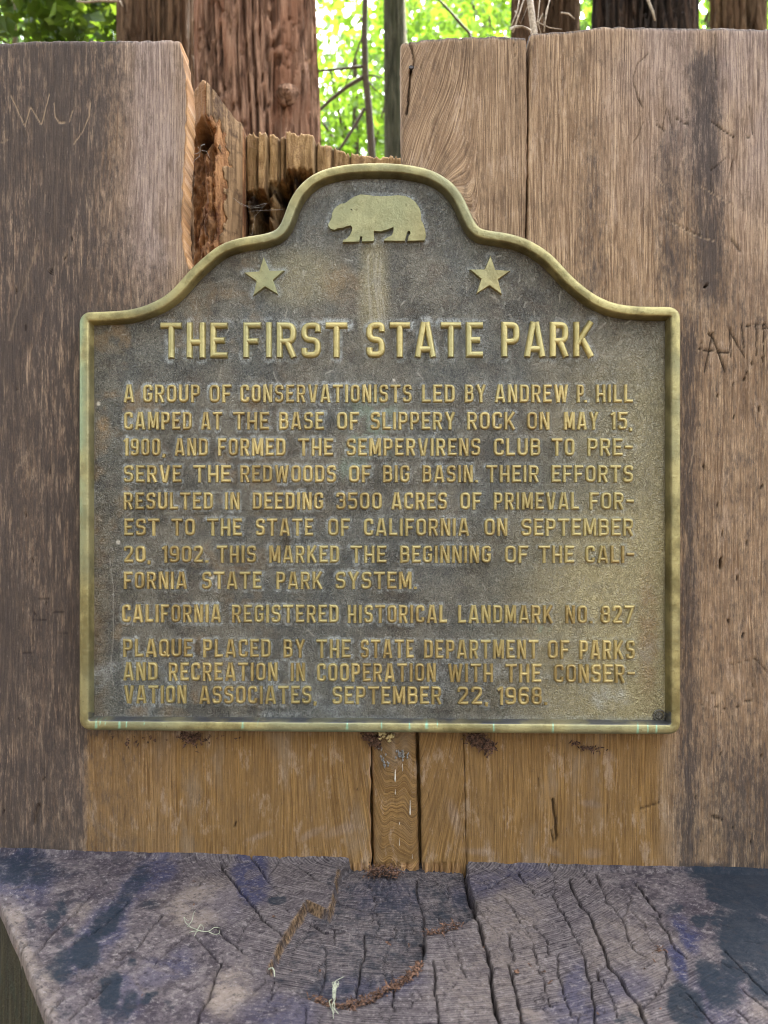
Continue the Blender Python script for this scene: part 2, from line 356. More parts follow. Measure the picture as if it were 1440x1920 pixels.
# carved and scratched marks on the left board
for p in ([(20, 179), (46, 236), (57, 200)], [(57, 200), (77, 233), (92, 176)], [(101, 193), (103, 219), (111, 230), (130, 228), (136, 207)], [(170, 192), (168, 217), (156, 247), (139, 269)]):
    cut(p, 1.0, .0015, .85, 0, .6)
cut([(71, 454), (44, 540), (17, 637)], 2.2, .0012, .25, 0, 1.5)
cut([(0, 268), (14, 262)], 1.5, .001, .4)
for p in ([(48, 1125), (68, 1125)], [(72, 1122), (92, 1123)], [(48, 1161), (64, 1162)], [(70, 1163), (88, 1162)], [(98, 1147), (120, 1148)], [(8, 1222), (30, 1223)], [(40, 1225), (62, 1223)], [(92, 1222), (118, 1222)], [(42, 1186), (42, 1210)], [(62, 1186), (62, 1212)], [(98, 1186), (128, 1187)]):
    cut(p, .8, .0012, 0, .7)
# right board: carved letters, scratches, pits
A = [([(1336, 624), (1329, 660), (1321, 698)], 1.9), ([(1335, 628), (1347, 660), (1359, 696)], 1.9), ([(1311, 654), (1340, 659), (1366, 662)], 1.6), ([(1368, 614), (1370, 668)], 1.0), ([(1367, 616), (1382, 645), (1397, 672)], 1.0), ([(1390, 607), (1395, 652)], 1.0), ([(1399, 611), (1440, 616), (1480, 620)], 1.0), ([(1402, 606), (1440, 609)], .8), ([(1417, 612), (1418, 666)], 1.0), ([(1429, 611), (1433, 670)], 1.0)]
for p, hw in A: cut(p, hw*.95, .003, 0, 1.05, .4)
for p, hw, ho in (([(1216, 99), (1195, 120), (1187, 149), (1195, 182), (1207, 203)], .8, .6), ([(1207, 229), (1196, 255), (1185, 269)], .7, .5), ([(1231, 234), (1246, 245), (1256, 247)], 1.2, .8), ([(1249, 205), (1239, 253)], .7, .5), ([(1253, 208), (1259, 240)], .7, .5), ([(1268, 222), (1280, 230), (1289, 232)], 1.3, .8), ([(1334, 227), (1353, 243), (1378, 259)], 1.4, .85), ([(1405, 198), (1409, 226), (1411, 250)], 1.5, .7), ([(1397, 256), (1406, 259)], 1.8, .8), ([(1372, 450), (1380, 461), (1387, 472)], 3., .8), ([(1332, 320), (1347, 308), (1362, 295)], 1., .5), ([(1375, 300), (1366, 332)], 1.4, .5), ([(1250, 410), (1290, 430), (1320, 446)], .8, .3), ([(1340, 65), (1341, 100), (1343, 150)], 1.4, .7), ([(1362, 1248), (1340, 1300), (1330, 1340)][:1]+[(1415, 1235), (1440, 1262)], 1., .4)):
    cut(p, hw, .0022, 0, ho, .8)
for p in ([(1262, 418), (1300, 440), (1340, 452)], [(1315, 350), (1360, 378), (1395, 400)], [(1306, 800), (1300, 850), (1292, 885)], [(1310, 800), (1318, 830)], [(1225, 325), (1246, 350)], [(1155, 1570), (1165, 1610)]):
    cut(p, .9, .0008, .6, 0, .5)
cut([(1352, 1049), (1351, 1064)], 3.6, .012, 0, 1.); cut([(1365, 1163), (1366, 1168)], 2., .008, 0, 1.); cut([(1322, 538), (1326, 534)], 3., .008, 0, .8)
for k in range(26):
    a, b = 1300+rng.random()*130, 560+rng.random()*1040; cut([(a, b), (a+rng.normal()*2, b+3+rng.random()*6)], .9+rng.random()*1.3, .004, 0, .9)
for k in range(10): a, b = 1305+rng.random()*110, 1315+rng.normal()*8; cut([(a, b), (a+5, b+1)], 1.5, .003, 0, .7)
for k in range(14):
    a, b = rng.random()*135, 300+rng.random()*1250; cut([(a, b), (a+rng.normal()*2, b+4+rng.random()*5)], .9+rng.random()*1.2, .003, 0, .85)
cut([(72, 1512), (66, 1528), (64, 1545)], 6, .004, 0, .35, 2)
cut([(1336, 1532), (1346, 1535)], 4.5, .003, 0, .75, 1)
cut([(1036, 1500), (1041, 1530), (1043, 1575)], 3.2, .006, 0, .8, 2.5); cut([(1033, 1555), (1037, 1580)], 1.5, .004, 0, .7, 1)
cut([(1202, 1517), (1220, 1511), (1236, 1506)], 1.6, .003, 0, .75, .5)
cut([(1119, 1441), (1128, 1470)], 1., .002, .3, .3, .6)
cut([(757, 60), (773, 95), (776, 115), (774, 128)], 1., .006, 0, .8, 1); cut([(770, 132), (767, 170), (764, 205), (762, 215)], 1.8, .01, 0, .95, 1)
cut([(963, 80), (966, 105)], .8, .003, 0, .7, .8); cut([(1088, 655), (1090, 700)], .8, .002, 0, .6)
for k in range(60):   # short checks along the grain of the right boards
    a, b, L = 790+rng.random()*650, 75+rng.random()*480, 10+rng.random()*40; cut([(a, b), (a+rng.normal(), b+L)], .45+.2*rng.random(), .0014, 0, .28, .4)
for k in range(60):
    a, b, L = 165+rng.random()*1090, 1400+rng.random()*180, 10+rng.random()*45; cut([(a, b), (a+rng.normal(), b+L)], .6, .0012, 0, .3, .4)
cut([(442, 1543), (440, 1549)], 2.2, .004, 0, .85, .5); cut([(1010, 1460), (1012, 1490)], .9, .003, 0, .6); cut([(669, 1480), (670, 1483)], 1.5, .004, 0, .8)

PALE = [(640, 1560, 40, 12, -18), (590, 1565, 36, 9, -25), (490, 1570, 30, 6, -20), (1115, 1603, 24, 10, 0), (1040, 1600, 20, 8, 30), (855, 1535, 12, 40, -18), (900, 1600, 40, 8, 5), (1145, 1420, 10, 14, -30), (310, 1525, 10, 5, 40), (350, 1380, 30, 9, 0), (840, 1370, 20, 6, 0), (1110, 1510, 26, 8, 10), (210, 1565, 30, 6, 40)]
def board(name, L, Rr, T, B, dxp=2.3, dyp=3.6, th=.075, n0=0., seed=0, rL=7, rR=7, rT=14, grain=None, wob=1.2, cutL=None, cutR=None, flm=None):
    Lf, Rf, Tf = lut(L), lut(Rr), lut([(a, b) for a, b in T])
    x0, x1 = min(p[1] for p in L), max(p[1] for p in Rr); y0 = min(p[1] for p in T)
    wmax = max(Rf(y)-Lf(y) for y in np.linspace(y0, B, 200))
    nx = max(8, int(wmax/dxp)); ny = int((B-y0)/dyp)
    s = np.linspace(0, 1, nx)[None, :]; t = np.linspace(0, 1, ny)[:, None]
    yg = y0+t*(B-y0)+0*s; xg = Lf(yg)+s*(Rf(yg)-Lf(yg))
    tp = Tf(xg)+(fbm(xg/9, 0*xg, seed+40)-.5)*5
    y = tp+t*(B-tp); l = Lf(y)+(fbm(y/14, 0*y, seed+50)-.5)*wob*3; r = Rf(y)+(fbm(y/14, 0*y, seed+60)-.5)*wob*3
    x = l+s*(r-l)
    dep = (fbm(x/120, y/260, seed+1)-.5)*.004+(fbm(x/5.5, y/150, seed+2, 3)-.5)*.0012+(fbm(x/20, y/90, seed+3)-.5)*.0016
    def rnd(d, rad): q = np.clip(1-d/rad, 0, 1); return rad*(1-np.sqrt(np.clip(1-q*q, 0, 1)))*PX
    dep = dep+rnd(x-l, rL)*.9+rnd(r-x, rR)*.9+rnd(y-tp, rT)*.9
    scr = np.zeros_like(x); hole = np.zeros_like(x)
    wsum(x, y, W_CUTS, dep, scr, hole)
    gr = x+(fbm(x/160, y/500, seed+4)-.5)*26
    if grain: gr = grain(x, y, gr)
    # where the weather has darkened, bleached or spared the wood, plus a painted plaque shadow
    warm = sst(150, 172, x+4*fbm(x/20, y/60, 5))*(1-sst(1235, 1290, x+18*fbm(x/20, y/80, 6)))*sst(1355, 1385, y)
    warm = np.maximum(warm, .35*sst(1290, 1330, x)*sst(1380, 1560, y)*fbm(x/30, y/160, 9))
    left = 1-sst(340, 700, x)
    dark = left*(.46+.26*(fbm(x/60, y/160, 71)-.5)+.16*np.exp(-((x-75)/60)**2)*(y < 700)+.13*sst(650, 1000, y)*(1-sst(100, 160, x))*0-.30*sst(150, 290, x)*(1-sst(380, 700, y))-.15*sst(200, 350, x))
    dark += (1-left)*(.06+.50*np.exp(-((x-1322-.03*(y-200))/30)**2)*sst(60, 130, y)*(1-sst(430, 640, y))+.30*np.exp(-((x-1255)/32)**2)*sst(180, 300, y)*(1-sst(480, 600, y))+.16*sst(1180, 1290, x)*sst(420, 560, y))
    dark += .22*np.exp(-((x-1290)/16)**2)*sst(560, 640, y)+.2*sst(1300, 1380, x)*sst(1330, 1500, y)+.18*np.exp(-((x-1110)/30)**2)*sst(160, 260, y)
    dark += .22*np.exp(-((x-126)/26)**2)*sst(600, 720, y)*(1-sst(1380, 1440, y))  # weather stain with the plaque's shadow painted into it
    dark -= .25*warm
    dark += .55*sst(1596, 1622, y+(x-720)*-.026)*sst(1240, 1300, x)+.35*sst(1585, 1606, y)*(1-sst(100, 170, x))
    dark += .5*(1-sst(3, 14, y-tp+8*fbm(x/30, 0*x, seed+7)-3))*(1-.55*((x > 180) & (x < 760)))
    dark += .25*np.exp(-((x-112)/30)**2)*(1-sst(330, 500, y))+.12*(1-sst(0, 60, x))
    pale = (sst(190, 300, x)*(1-sst(430, 620, y))*(1-sst(345, 365, x)))*.9+.75*sst(1080, 1220, x)*(1-sst(220, 480, y))+.25*sst(1300, 1400, x)*(1-sst(500, 700, y))+.3*(x < 330)
    for cx, cy, rx, ry, an in PALE: pale = np.maximum(pale, .8*blob(x+6*fbm(x/9, y/9, 3), y+6*fbm(x/9, y/9, 4), cx, cy, rx, ry, an))
    flame = flm(x, y) if flm else np.zeros_like(x)
    seam = sst(1616, 1622, y)*sst(638, 664, x)*(1-sst(868, 874, x)); dep = dep+seam*(fbm(x/3.2, 0*y, 44, 2)-.45)*.012
    cu = seam*np.clip(1.6*fbm(x/4, y/40, 33)-.35, 0, .8)
    if cutL: cu = np.maximum(cu, (1-sst(cutL*.5, cutL, x-l)))
    if cutR: cu = np.maximum(cu, (1-sst(cutR(y)*.7, cutR(y), r-x)))
    warm = warm*(1-.0*pale); pale = np.clip(pale, 0, 1)
    X, Z = XZ(x, y, n0); V = wallpt(X, Z, n0-dep)
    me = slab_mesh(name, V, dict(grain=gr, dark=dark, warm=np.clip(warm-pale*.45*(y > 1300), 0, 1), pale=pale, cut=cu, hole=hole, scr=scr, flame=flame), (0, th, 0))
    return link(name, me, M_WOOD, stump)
def g_left(x, y, g): return g-.13*(y-1500)*sst(480, 690, x)*sst(1300, 1380, y)
def g_A(x, y, g):
    w_ = (1-sst(815, 915, x))*(1-sst(400, 470, y)); up = x+.36*(y-170)*w_+3*np.sin(y/19+x/30)*w_*.6
    up = 3.0*up
    lo = x+.17*(y-1500)+22*np.exp(-(x-785)/25)*np.sin((y-1380)/120)
    k = sst(430, 520, y); f = sst(940, 990, x)*(y < 500)
    return np.where(k < .5, up*(1-f)*.55+(.55*3*x)*f+.0*g, lo)
def g_S(x, y, g): return .85*y+70*np.exp(-(x-690)/16)+7*np.sin(x/9.+y/60)+5*np.sin(x/4.3+1)*fbm(x/20, y/20, 4)
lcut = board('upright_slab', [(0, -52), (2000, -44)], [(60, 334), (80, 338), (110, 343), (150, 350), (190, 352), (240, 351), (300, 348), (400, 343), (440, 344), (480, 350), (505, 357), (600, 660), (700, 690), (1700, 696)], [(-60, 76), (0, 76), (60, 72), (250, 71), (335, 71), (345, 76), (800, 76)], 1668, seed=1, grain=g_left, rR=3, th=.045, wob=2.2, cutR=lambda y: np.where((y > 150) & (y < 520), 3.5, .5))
board('upright_slab', [(30, 751), (250, 753), (310, 755), (420, 765), (520, 786), (1380, 786), (1500, 789), (1700, 793)], [(30, 986), (200, 988), (330, 987), (470, 985), (560, 932), (900, 868), (1380, 869.6), (1700, 876)], [(700, 72), (752, 76), (790, 70), (850, 66), (930, 63), (985, 65)], 1668, seed=2, grain=g_A, rR=3, wob=.8, flm=lambda x, y: (1-sst(380, 450, y))*(1-sst(900, 985, x))*.95+.35*sst(1380, 1400, y))
board('upright_slab', [(30, 995), (110, 994), (220, 991), (330, 991), (470, 988), (560, 933), (900, 869), (1380, 870.5), (1700, 877)], [(0, 1640), (2000, 1640)], [(860, 60), (995, 58), (1060, 54), (1120, 46), (1250, 46), (1440, 50), (1640, 54)], 1668, seed=3, rL=3, wob=.8)
board('heartwood_strip', [(1250, 696), (1380, 697), (1500, 699), (1700, 702)], [(1250, 778), (1380, 780), (1500, 783), (1700, 788)], [(690, 1270), (800, 1270)], 1668, seed=4, grain=g_S, n0=-.004, flm=lambda x, y: .8*(1-sst(1520, 1600, y)))
board('backing_slab', [(0, 940), (700, 940)], [(0, 1050), (700, 1050)], [(900, 90), (1100, 84)], 560, 4, 6, .03, -.045, 5)
board('backing_slab', [(1200, 640), (1700, 640)], [(1200, 900), (1700, 900)], [(600, 1280), (920, 1280)], 1668, 4, 6, .03, -.03, 6)

def relief(name, x0, x1, topf, y1, nbase, depf, mat, th=.05, dxp=2.0, dyp=2.6):
    nx = int((x1-x0)/dxp); s = np.linspace(0, 1, nx)[None, :]; xg = x0+s*(x1-x0)
    tp0 = topf(xg); ny = int((y1-tp0.min())/dyp); t = np.linspace(0, 1, ny)[:, None]
    y = tp0+t*(y1-tp0); x = xg+0*t
    dep, cu, ho = depf(x, y, y-tp0)
    X, Z = XZ(x, y, nbase); V = wallpt(X, Z, nbase-dep)
    return link(name, slab_mesh(name, V, dict(cut=cu, hole=ho), (0, th, 0)), mat, stump)
# splintered shard standing behind the left board: pale split face, rotten flank, grey right face
def d_shard(x, y, dy):
    d = np.abs(x-385)*.0011+sst(385, 440, x)*.02
    rot = sst(218, 240, y+10*(fbm(x/6, y/20, 2)-.5))*(1-sst(392, 400, x+12*(fbm(y/24, x/30, 6)-.5)))
    d = d+rot*(.018+.05*(fbm(x/9, y/26, 3)-.35))+(fbm(x/3.2, y/70, 5)-.5)*.008
    pit = blob(x, y, 376, 240, 16, 22); d = d+pit*.035
    q = np.clip(1-dy/9., 0, 1); d = d+q*q*.008
    cu = (1-rot)*(1-sst(380, 388, x))*.6+rot*np.clip(1.2*fbm(x/12, y/30, 8)-.45, 0, .4)+.2*(1-sst(0, 6, dy))
    return d, cu, np.clip(pit*.8, 0, 1)
relief('splintered_shard', 345, 439, lambda x: np.interp(x, [345, 355, 368, 378, 385, 392, 410, 430, 439], [147, 145, 141, 140, 148, 158, 172, 186, 193])+(fbm(x/3, 0*x, 3, 3)-.5)*13, 560, -.075, d_shard, M_ROT, .08)
grey_panel = dark_wood_mat('grey_split_wood', (.12, .070, .034), (.36, .225, .115), (.085, .048, .026), 80., 5., .006)
relief('shard_face', 386, 438, lambda x: np.interp(x, [386, 410, 425, 438], [151, 172, 183, 192])+(fbm(x/3, 0*x, 3, 3)-.5)*13, 560, -.0735, lambda x, y, dy: ((np.abs(x-386)*.0011+sst(385, 440, x)*.02)+(fbm(x/3.4, y/90, 15, 3)-.5)*.007+sst(410, 470, y)*(1-sst(390, 405, x))*.03+sst(205, 240, y+30*(fbm(x/8, y/30, 24)-.5))*(1-sst(392, 412, x+34*(fbm(y/22, x/9, 4, 4)-.5)))*.06, .0*x, .0*x), grey_panel, .06)
# hollow back wall of split blocks over a charred, rotted cavity
def d_holl(x, y, dy):
    d = (fbm(x/30, y/60, 1)-.5)*.012+(fbm(x/4, y/50, 2, 3)-.5)*.007
    ho = np.zeros_like(x)
    lowb = np.interp(x, [437, 470, 498, 503, 535, 540, 585, 600, 800], [352, 356, 360, 336, 334, 322, 324, 420, 420])+(fbm(x/5, 0*x, 5)-.5)*14
    low = sst(-4, 5, y-lowb)
    for i, sx in enumerate((459, 482, 500, 521, 534, 589, 622, 655)):
        xs = sx+(fbm(y/40, 0*y, 20+i)-.5)*4; k = np.exp(-((x-xs)/2.0)**2)*(1-low); d = d+k*.014; ho = np.maximum(ho, k*.6)
    blk = np.interp(x, [437, 459, 460, 482, 483, 500, 501, 521, 522, 534, 535, 589, 590, 800], [0, 0, .006, .006, -.004, -.004, .010, .010, .016, .016, -.006, -.006, .022, .03]); d = d+blk*(1-low)
    d = d+low*(.05+.07*(fbm(x/10, y/14, 7)-.4)+.05*np.sin(x/7.+2*fbm(y/40, x/40, 3)))
    q = np.clip(1-dy/6., 0, 1); d = d+q*q*.005
    ho = np.maximum(ho, low*np.clip(1.7*fbm(x/12, y/16, 9)-.45+.6*np.exp(-((y-lowb-14)/14)**2), 0, .95))
    cu = .35*(1-sst(0, 7, dy))+(1-low)*.12*(fbm(x/8, y/40, 3) > .55)
    return d, cu, ho
relief('hollow_wall', 425, 775, lambda x: np.interp(x, [425, 437, 446, 458, 466, 490, 530, 548, 575, 588, 592, 618, 628, 640, 662, 690, 720, 775], [236, 238, 241, 247, 245, 248, 247, 249, 252, 256, 257, 258, 266, 271, 273, 277, 279, 280])+(fbm(x/3.5, 0*x, 9, 3)-.5)*12, 640, -.17, d_holl, M_HOLL, .09)

# the seat: end grain with rings, checks and a sunken heart
def LP(o, pts, sc): return [(o[0]+a/sc, o[1]+b/sc) for a, b in pts]
Z1 = ((460, 1590), 2.88); Z2 = ((0, 1580), 3.0); Z3 = ((940, 1580), 2.88)
def C1(w_, *p): return (LP(Z1[0], p, Z1[1]), w_)
def C2(w_, *p): return (LP(Z2[0], p, Z2[1]), w_)
def C3(w_, *p): return (LP(Z3[0], p, Z3[1]), w_)
S_CUTS = [
 C1(5.5, (1185, 90), (1190, 130), (1205, 200), (1225, 270), (1245, 370), (1270, 450), (1310, 540), (1325, 640), (1320, 720), (1345, 830), (1375, 940), (1400, 1060)),
 C1(3, (1235, 255), (1330, 200), (1440, 140)), C1(3, (930, 120), (930, 220), (950, 280), (965, 340), (970, 440)), C1(6, (965, 460), (968, 560), (950, 620)),
 C1(5, (950, 620), (880, 700), (760, 770), (650, 825), (550, 865), (430, 850), (340, 810)), C1(2.5, (340, 810), (170, 720), (120, 665)),
 C1(2, (480, 240), (560, 265), (640, 290)), C1(4, (350, 350), (440, 405), (530, 400), (640, 412), (760, 430), (900, 455), (960, 462)), C1(5, (970, 455), (1080, 450), (1170, 410)),
 C1(3, (645, 420), (640, 520), (620, 600), (605, 700), (595, 790)), C1(2, (485, 390), (480, 470)), C1(2, (435, 480), (430, 600), (415, 700), (400, 790)), C1(3, (50, 80), (110, 150), (165, 215)),
 C1(3, (1020, 600), (1030, 700), (1025, 800), (1050, 920), (1060, 1050)), C1(2.5, (800, 770), (800, 880)), C1(1.6, (1085, 150), (1095, 210)), C1(2, (670, 150), (690, 230), (690, 290)), C1(1.5, (710, 300), (712, 420)), C1(1.5, (810, 360), (810, 430)),
 C1(3, (280, 85), (380, 170), (440, 190), (470, 210)), C1(2, (110, 160), (170, 100), (200, 50)), C1(2, (700, 235), (830, 240)), C1(1.5, (975, 330), (1100, 320)), C1(2, (190, 320), (250, 370)), C1(1.6, (900, 780), (895, 860)), C1(1.6, (1150, 560), (1160, 640), (1190, 690)), C1(2, (1420, 460), (1440, 600)), C1(2, (0, 20), (50, 80)), C1(1.5, (150, 720), (140, 820)), C1(1.5, (330, 880), (320, 950)),
 C2(4, (1240, 110), (1290, 190), (1350, 270), (1440, 385), (1500, 452), (1580, 520)), C2(2, (1300, 100), (1240, 155), (1180, 165), (1120, 240), (1010, 240)), C2(2.2, (610, 210), (500, 310), (400, 420), (310, 500), (200, 630)), C2(1.5, (610, 210), (770, 215)),
 C2(2.2, (95, 640), (130, 590), (220, 520)), C2(2, (930, 400), (850, 480), (780, 590), (680, 660)), C2(1.6, (1060, 510), (960, 600), (850, 700)), C2(2.6, (1250, 670), (1200, 770), (1180, 870), (1120, 970), (1110, 1040)), C2(3, (1210, 465), (1290, 550), (1390, 620)), C2(2, (1100, 530), (1170, 610), (1230, 670)), C2(2, (270, 970), (360, 870)), C2(1.5, (390, 1000), (510, 880)), C2(1.5, (1440, 390), (1390, 470), (1340, 560)), C2(1.4, (900, 170), (560, 480), (360, 600)), C2(1.4, (640, 780), (520, 880)),
 C3(2.5, (90, 150), (130, 220), (180, 280), (260, 290)), C3(1.6, (260, 290), (300, 240), (270, 150), (245, 100)), C3(2.5, (270, 275), (310, 350), (350, 410), (390, 490), (430, 570), (460, 680), (480, 760), (500, 850), (515, 979)), C3(4.2, (370, 200), (430, 330), (480, 400), (515, 480), (530, 540), (570, 620), (580, 660), (640, 720), (680, 800), (740, 880), (790, 979), (830, 1060)),
 C3(1.6, (420, 140), (480, 220)), C3(2, (510, 160), (540, 250), (560, 310), (620, 360), (660, 410), (700, 540), (720, 590), (770, 620)), C3(3, (730, 215), (790, 300), (860, 375), (845, 410), (800, 380)), C3(2.6, (845, 420), (910, 510), (950, 590), (990, 630)), C3(1.6, (630, 210), (695, 285), (650, 400)), C3(1.8, (895, 590), (885, 650), (910, 690), (860, 790), (760, 890)), C3(1.6, (20, 300), (90, 400), (150, 500), (190, 620), (230, 740), (260, 880)), C3(3.5, (30, 640), (50, 700), (75, 820), (120, 979), (140, 1060)), C3(1.6, (30, 480), (60, 620)), C3(1.6, (170, 440), (240, 530), (260, 600)), C3(2, (300, 580), (310, 700), (350, 850), (390, 950)), C3(3, (580, 650), (530, 690), (540, 750)), C3(2, (500, 630), (460, 670)), C3(1.6, (420, 979), (430, 930), (500, 910), (600, 905)), C3(1.6, (990, 810), (1060, 880), (1140, 979)), C3(1.3, (1200, 570), (1300, 690), (1440, 820)), C3(1.5, (1260, 900), (1340, 979)), C3(1.3, (1280, 780), (1440, 910)), C3(1.3, (700, 370), (780, 450), (830, 560)), C3(1.4, (560, 740), (600, 850), (620, 940)),
]
HEART = [(664, 1600), (655, 1617), (641, 1631), (630, 1656), (622, 1690), (620, 1704.6), (616, 1711), (596, 1700), (574.6, 1690.7), (564, 1711.5), (543, 1739), (526, 1767), (501.7, 1821), (519, 1840), (578, 1871), (609, 1885), (651, 1888.6), (685.7, 1874.7), (724, 1857), (765.6, 1833), (790, 1805), (795, 1777.5), (797, 1749.7), (830, 1742), (866, 1732), (890.5, 1722), (890, 1704.6), (882, 1673), (873, 1635), (870, 1600)]
def toxy(p): a, b = seat_xy([q[0] for q in p], [q[1] for q in p]); return list(zip(a.tolist(), b.tolist()))
SEAT_L = [(.64, -.10), (.66, -.17), (.70, -.262), (.797, -.345), (.90, -.416), (1.034, -.515), (1.12, -.578), (1.25, -.67)]
SEAT_R = [(.64, .20), (.66, .30), (.70, .42), (.78, .52), (.90, .62), (1.05, .70), (1.25, .78)]
lf, rf = lut(SEAT_L), lut(SEAT_R)
ny, nx = 330, 640
Yg = np.linspace(.642, 1.225, ny)[:, None]+np.zeros((1, nx)); s = np.linspace(0, 1, nx)[None, :]
l = lf(Yg)+(fbm(Yg*14, 0*Yg, 3)-.5)*.006; r = rf(Yg)+(fbm(Yg*14, 0*Yg, 4)-.5)*.012
Xg = l+s*(r-l)
wx = Xg+.008*(fbm(Xg*34, Yg*34, 8)-.5); wy = Yg+.008*(fbm(Xg*34, Yg*34, 9)-.5)
dz = (fbm(Xg*9, Yg*9, 2)-.5)*.006+(fbm(Xg*60, Yg*60, 5)-.5)*.0018
hole = np.zeros_like(Xg); cu = np.zeros_like(Xg)
# sunken heart
hp = toxy(jag(HEART+[HEART[0]], 1.6, 6, 5)[:-1]); ins = inside(Xg, Yg, hp); dh = pdist(Xg, Yg, hp, .03, True)
sd = np.where(ins, dh, -dh); step = sst(-.0012, .0022, sd)
front = sst(.78, .90, Yg)
hdep = .013*(.35+.65*front)+.006*(fbm(Xg*18, Yg*18, 6)-.5)
# the left ledge of the step (fresh, orange)
dz -= step*hdep
freshL = jag([(634, 1632), (630, 1656), (621, 1700), (616, 1711), (596, 1700), (575, 1690), (564, 1711), (543, 1739), (526, 1767), (502, 1821)], 1, 7, 9)
dfl = pdist(Xg, Yg, toxy(freshL), .02)
cu = np.maximum(cu, (1-sst(.0014, .0036, dfl+.003*(fbm(Xg*70, Yg*70, 2)-.5)))*.9*sst(.30, .52, fbm(Xg*60, Yg*60, 77)))
# second, smaller step inside the heart
sp = toxy([(636, 1600), (633, 1635), (630, 1660), (640, 1682), (690, 1693), (750, 1697), (795, 1745), (890, 1722), (873, 1600)])
PXs = PX*.9
for i, (pts, wpx) in enumerate(S_CUTS):
    q = toxy(jag(pts, 1.5, 5, i+3)); hw = max(.45, wpx*.8-.8)*.5*PX
    kw = .2+1.5*fbm(Xg*60, Yg*60, i)
    d = pdist(wx, wy, q, .02); k = 1-sst(hw*.35*kw, hw*1.25*kw+.0007, d)
    dz -= k*(.002+.0026*wpx); hole = np.maximum(hole, k*min(.95, .12+.17*wpx))
    lip = np.exp(-(d/(hw*3+.001))**2); dz -= lip*.0008
# fine radial checks
PIT = (.015, 1.30)
ring = np.hypot((Xg-PIT[0])*.88, Yg-PIT[1])*1000; ang = np.arctan2(Xg-PIT[0], PIT[1]-Yg)
ring = ring+6*(fbm(Xg*6, Yg*6, 7)-.5)+.6*(fbm(Xg*60, Yg*60, 17)-.5)
ring = ring+np.where(sd > 0, 23., 0)+np.where(inside(Xg, Yg, sp), 41., 0)
for k in range(150):
    a = rng.uniform(-.75, 1.0); r0 = rng.uniform(130, 560)/1000; L = rng.uniform(.008, .035)
    p = [(PIT[0]+math.sin(a+rng.normal()*.01*j)*(r0+L*j)/1., PIT[1]-math.cos(a+rng.normal()*.01*j)*(r0+L*j)) for j in (0, .5, 1)]
    d = pdist(wx, wy, p, .006); kk = 1-sst(.0003, .0016, d); dz -= kk*.0018; hole = np.maximum(hole, kk*.32)
rings = np.clip(1.15*sst(-.27, -.12, Xg+.5*(Yg-1.0))*(1-sst(.30, .42, Xg+.3*(Yg-1.)))*(.35+.65*fbm(Xg*14, Yg*14, 4)+.3*sst(-.001, .002, sd)), 0, 1)
dz += rings*(fbm(ring/3.4, ang*4, 3, 2)-.5)*.0016
def ub(cx, cy, rx, ry, an=0):     # blob given in photo pixels
    u = (Xg/Yg)*F+720; v = 960-((L0+SX*Xg)/Yg)*F; n1 = (fbm(u/40, v/40, 21)-.5)*38; n2 = (fbm(u/40, v/40, 27)-.5)*30
    return blob(u+n1, v+n2, cx, cy, rx*1.3, ry*1.3, an, .45)
dark = np.zeros_like(Xg)
for cx, cy, rx, ry, an, k in ((163, 1786, 24, 30, 20, .62), (203, 1863, 17, 34, 8, .6), (92, 1725, 11, 16, 10, .5), (112, 1702, 12, 12, 0, .35), (60, 1737, 9, 9, 0, .35), (273, 1873, 22, 9, -35, .55), (200, 1730, 14, 30, 40, .45), (113, 1818, 22, 32, 30, .42), (240, 1680, 16, 60, 35, .34), (130, 1745, 12, 16, 0, .3), (235, 1890, 10, 26, 10, .4), (315, 1885, 14, 8, 0, .35), (250, 1810, 10, 8, 0, .4), (40, 1625, 70, 28, 0, .32), (290, 1700, 14, 9, 0, .25), (215, 1905, 14, 14, 0, .4),
        (1395, 1670, 60, 44, 10, .72), (1400, 1760, 55, 45, 30, .66), (1390, 1640, 80, 22, 4, .6), (1340, 1730, 16, 20, 0, .4), (1312, 1727, 9, 9, 0, .5), (1285, 1890, 28, 40, -25, .55), (1350, 1850, 26, 44, -30, .5), (1430, 1830, 30, 50, -20, .5), (1378, 1815, 14, 30, -20, .5), (1270, 1700, 14, 10, 0, .25), (1180, 1913, 20, 10, 0, .5),
        (560, 1835, 50, 22, 0, .22), (660, 1835, 50, 24, -10, .30), (780, 1720, 40, 9, 0, .25), (870, 1712, 24, 12, -10, .35), (780, 1765, 16, 40, 0, .25), (519, 1684, 13, 9, 0, .55), (625, 1645, 6, 24, 0, .3), (1085, 1700, 18, 14, 20, .15)):
    dark = np.maximum(dark, k*ub(cx, cy, rx, ry, an))
dark = np.maximum(dark, step*(.12+.3*fbm(Xg*14, Yg*14, 61)))+.14*(1-sst(-.34, -.22, Xg))+.12*sst(.26, .36, Xg)
blue = np.zeros_like(Xg)
for cx, cy, rx, ry, an, k in ((265, 1660, 24, 75, 48, .8), (180, 1760, 30, 90, 38, .7), (40, 1640, 60, 50, 0, .7), (470, 1650, 30, 40, -30, .9), (1290, 1750, 16, 34, -28, 1.), (1272, 1812, 14, 34, -30, 1.), (1170, 1850, 40, 30, 0, .5), (1080, 1850, 24, 50, -10, .55), (420, 1700, 30, 30, 0, .4), (900, 1655, 50, 22, 0, .5), (720, 1670, 60, 30, 0, .4), (310, 1820, 50, 20, -30, .6), (230, 1870, 30, 50, 10, .6), (690, 1840, 90, 28, 0, .55), (520, 1900, 60, 30, 0, .5), (1090, 1900, 60, 20, 0, .5), (980, 1640, 40, 16, 0, .5), (1350, 1880, 50, 50, 0, .5)):
    blue = np.maximum(blue, k*ub(cx, cy, rx, ry, an))
pale = np.zeros_like(Xg)
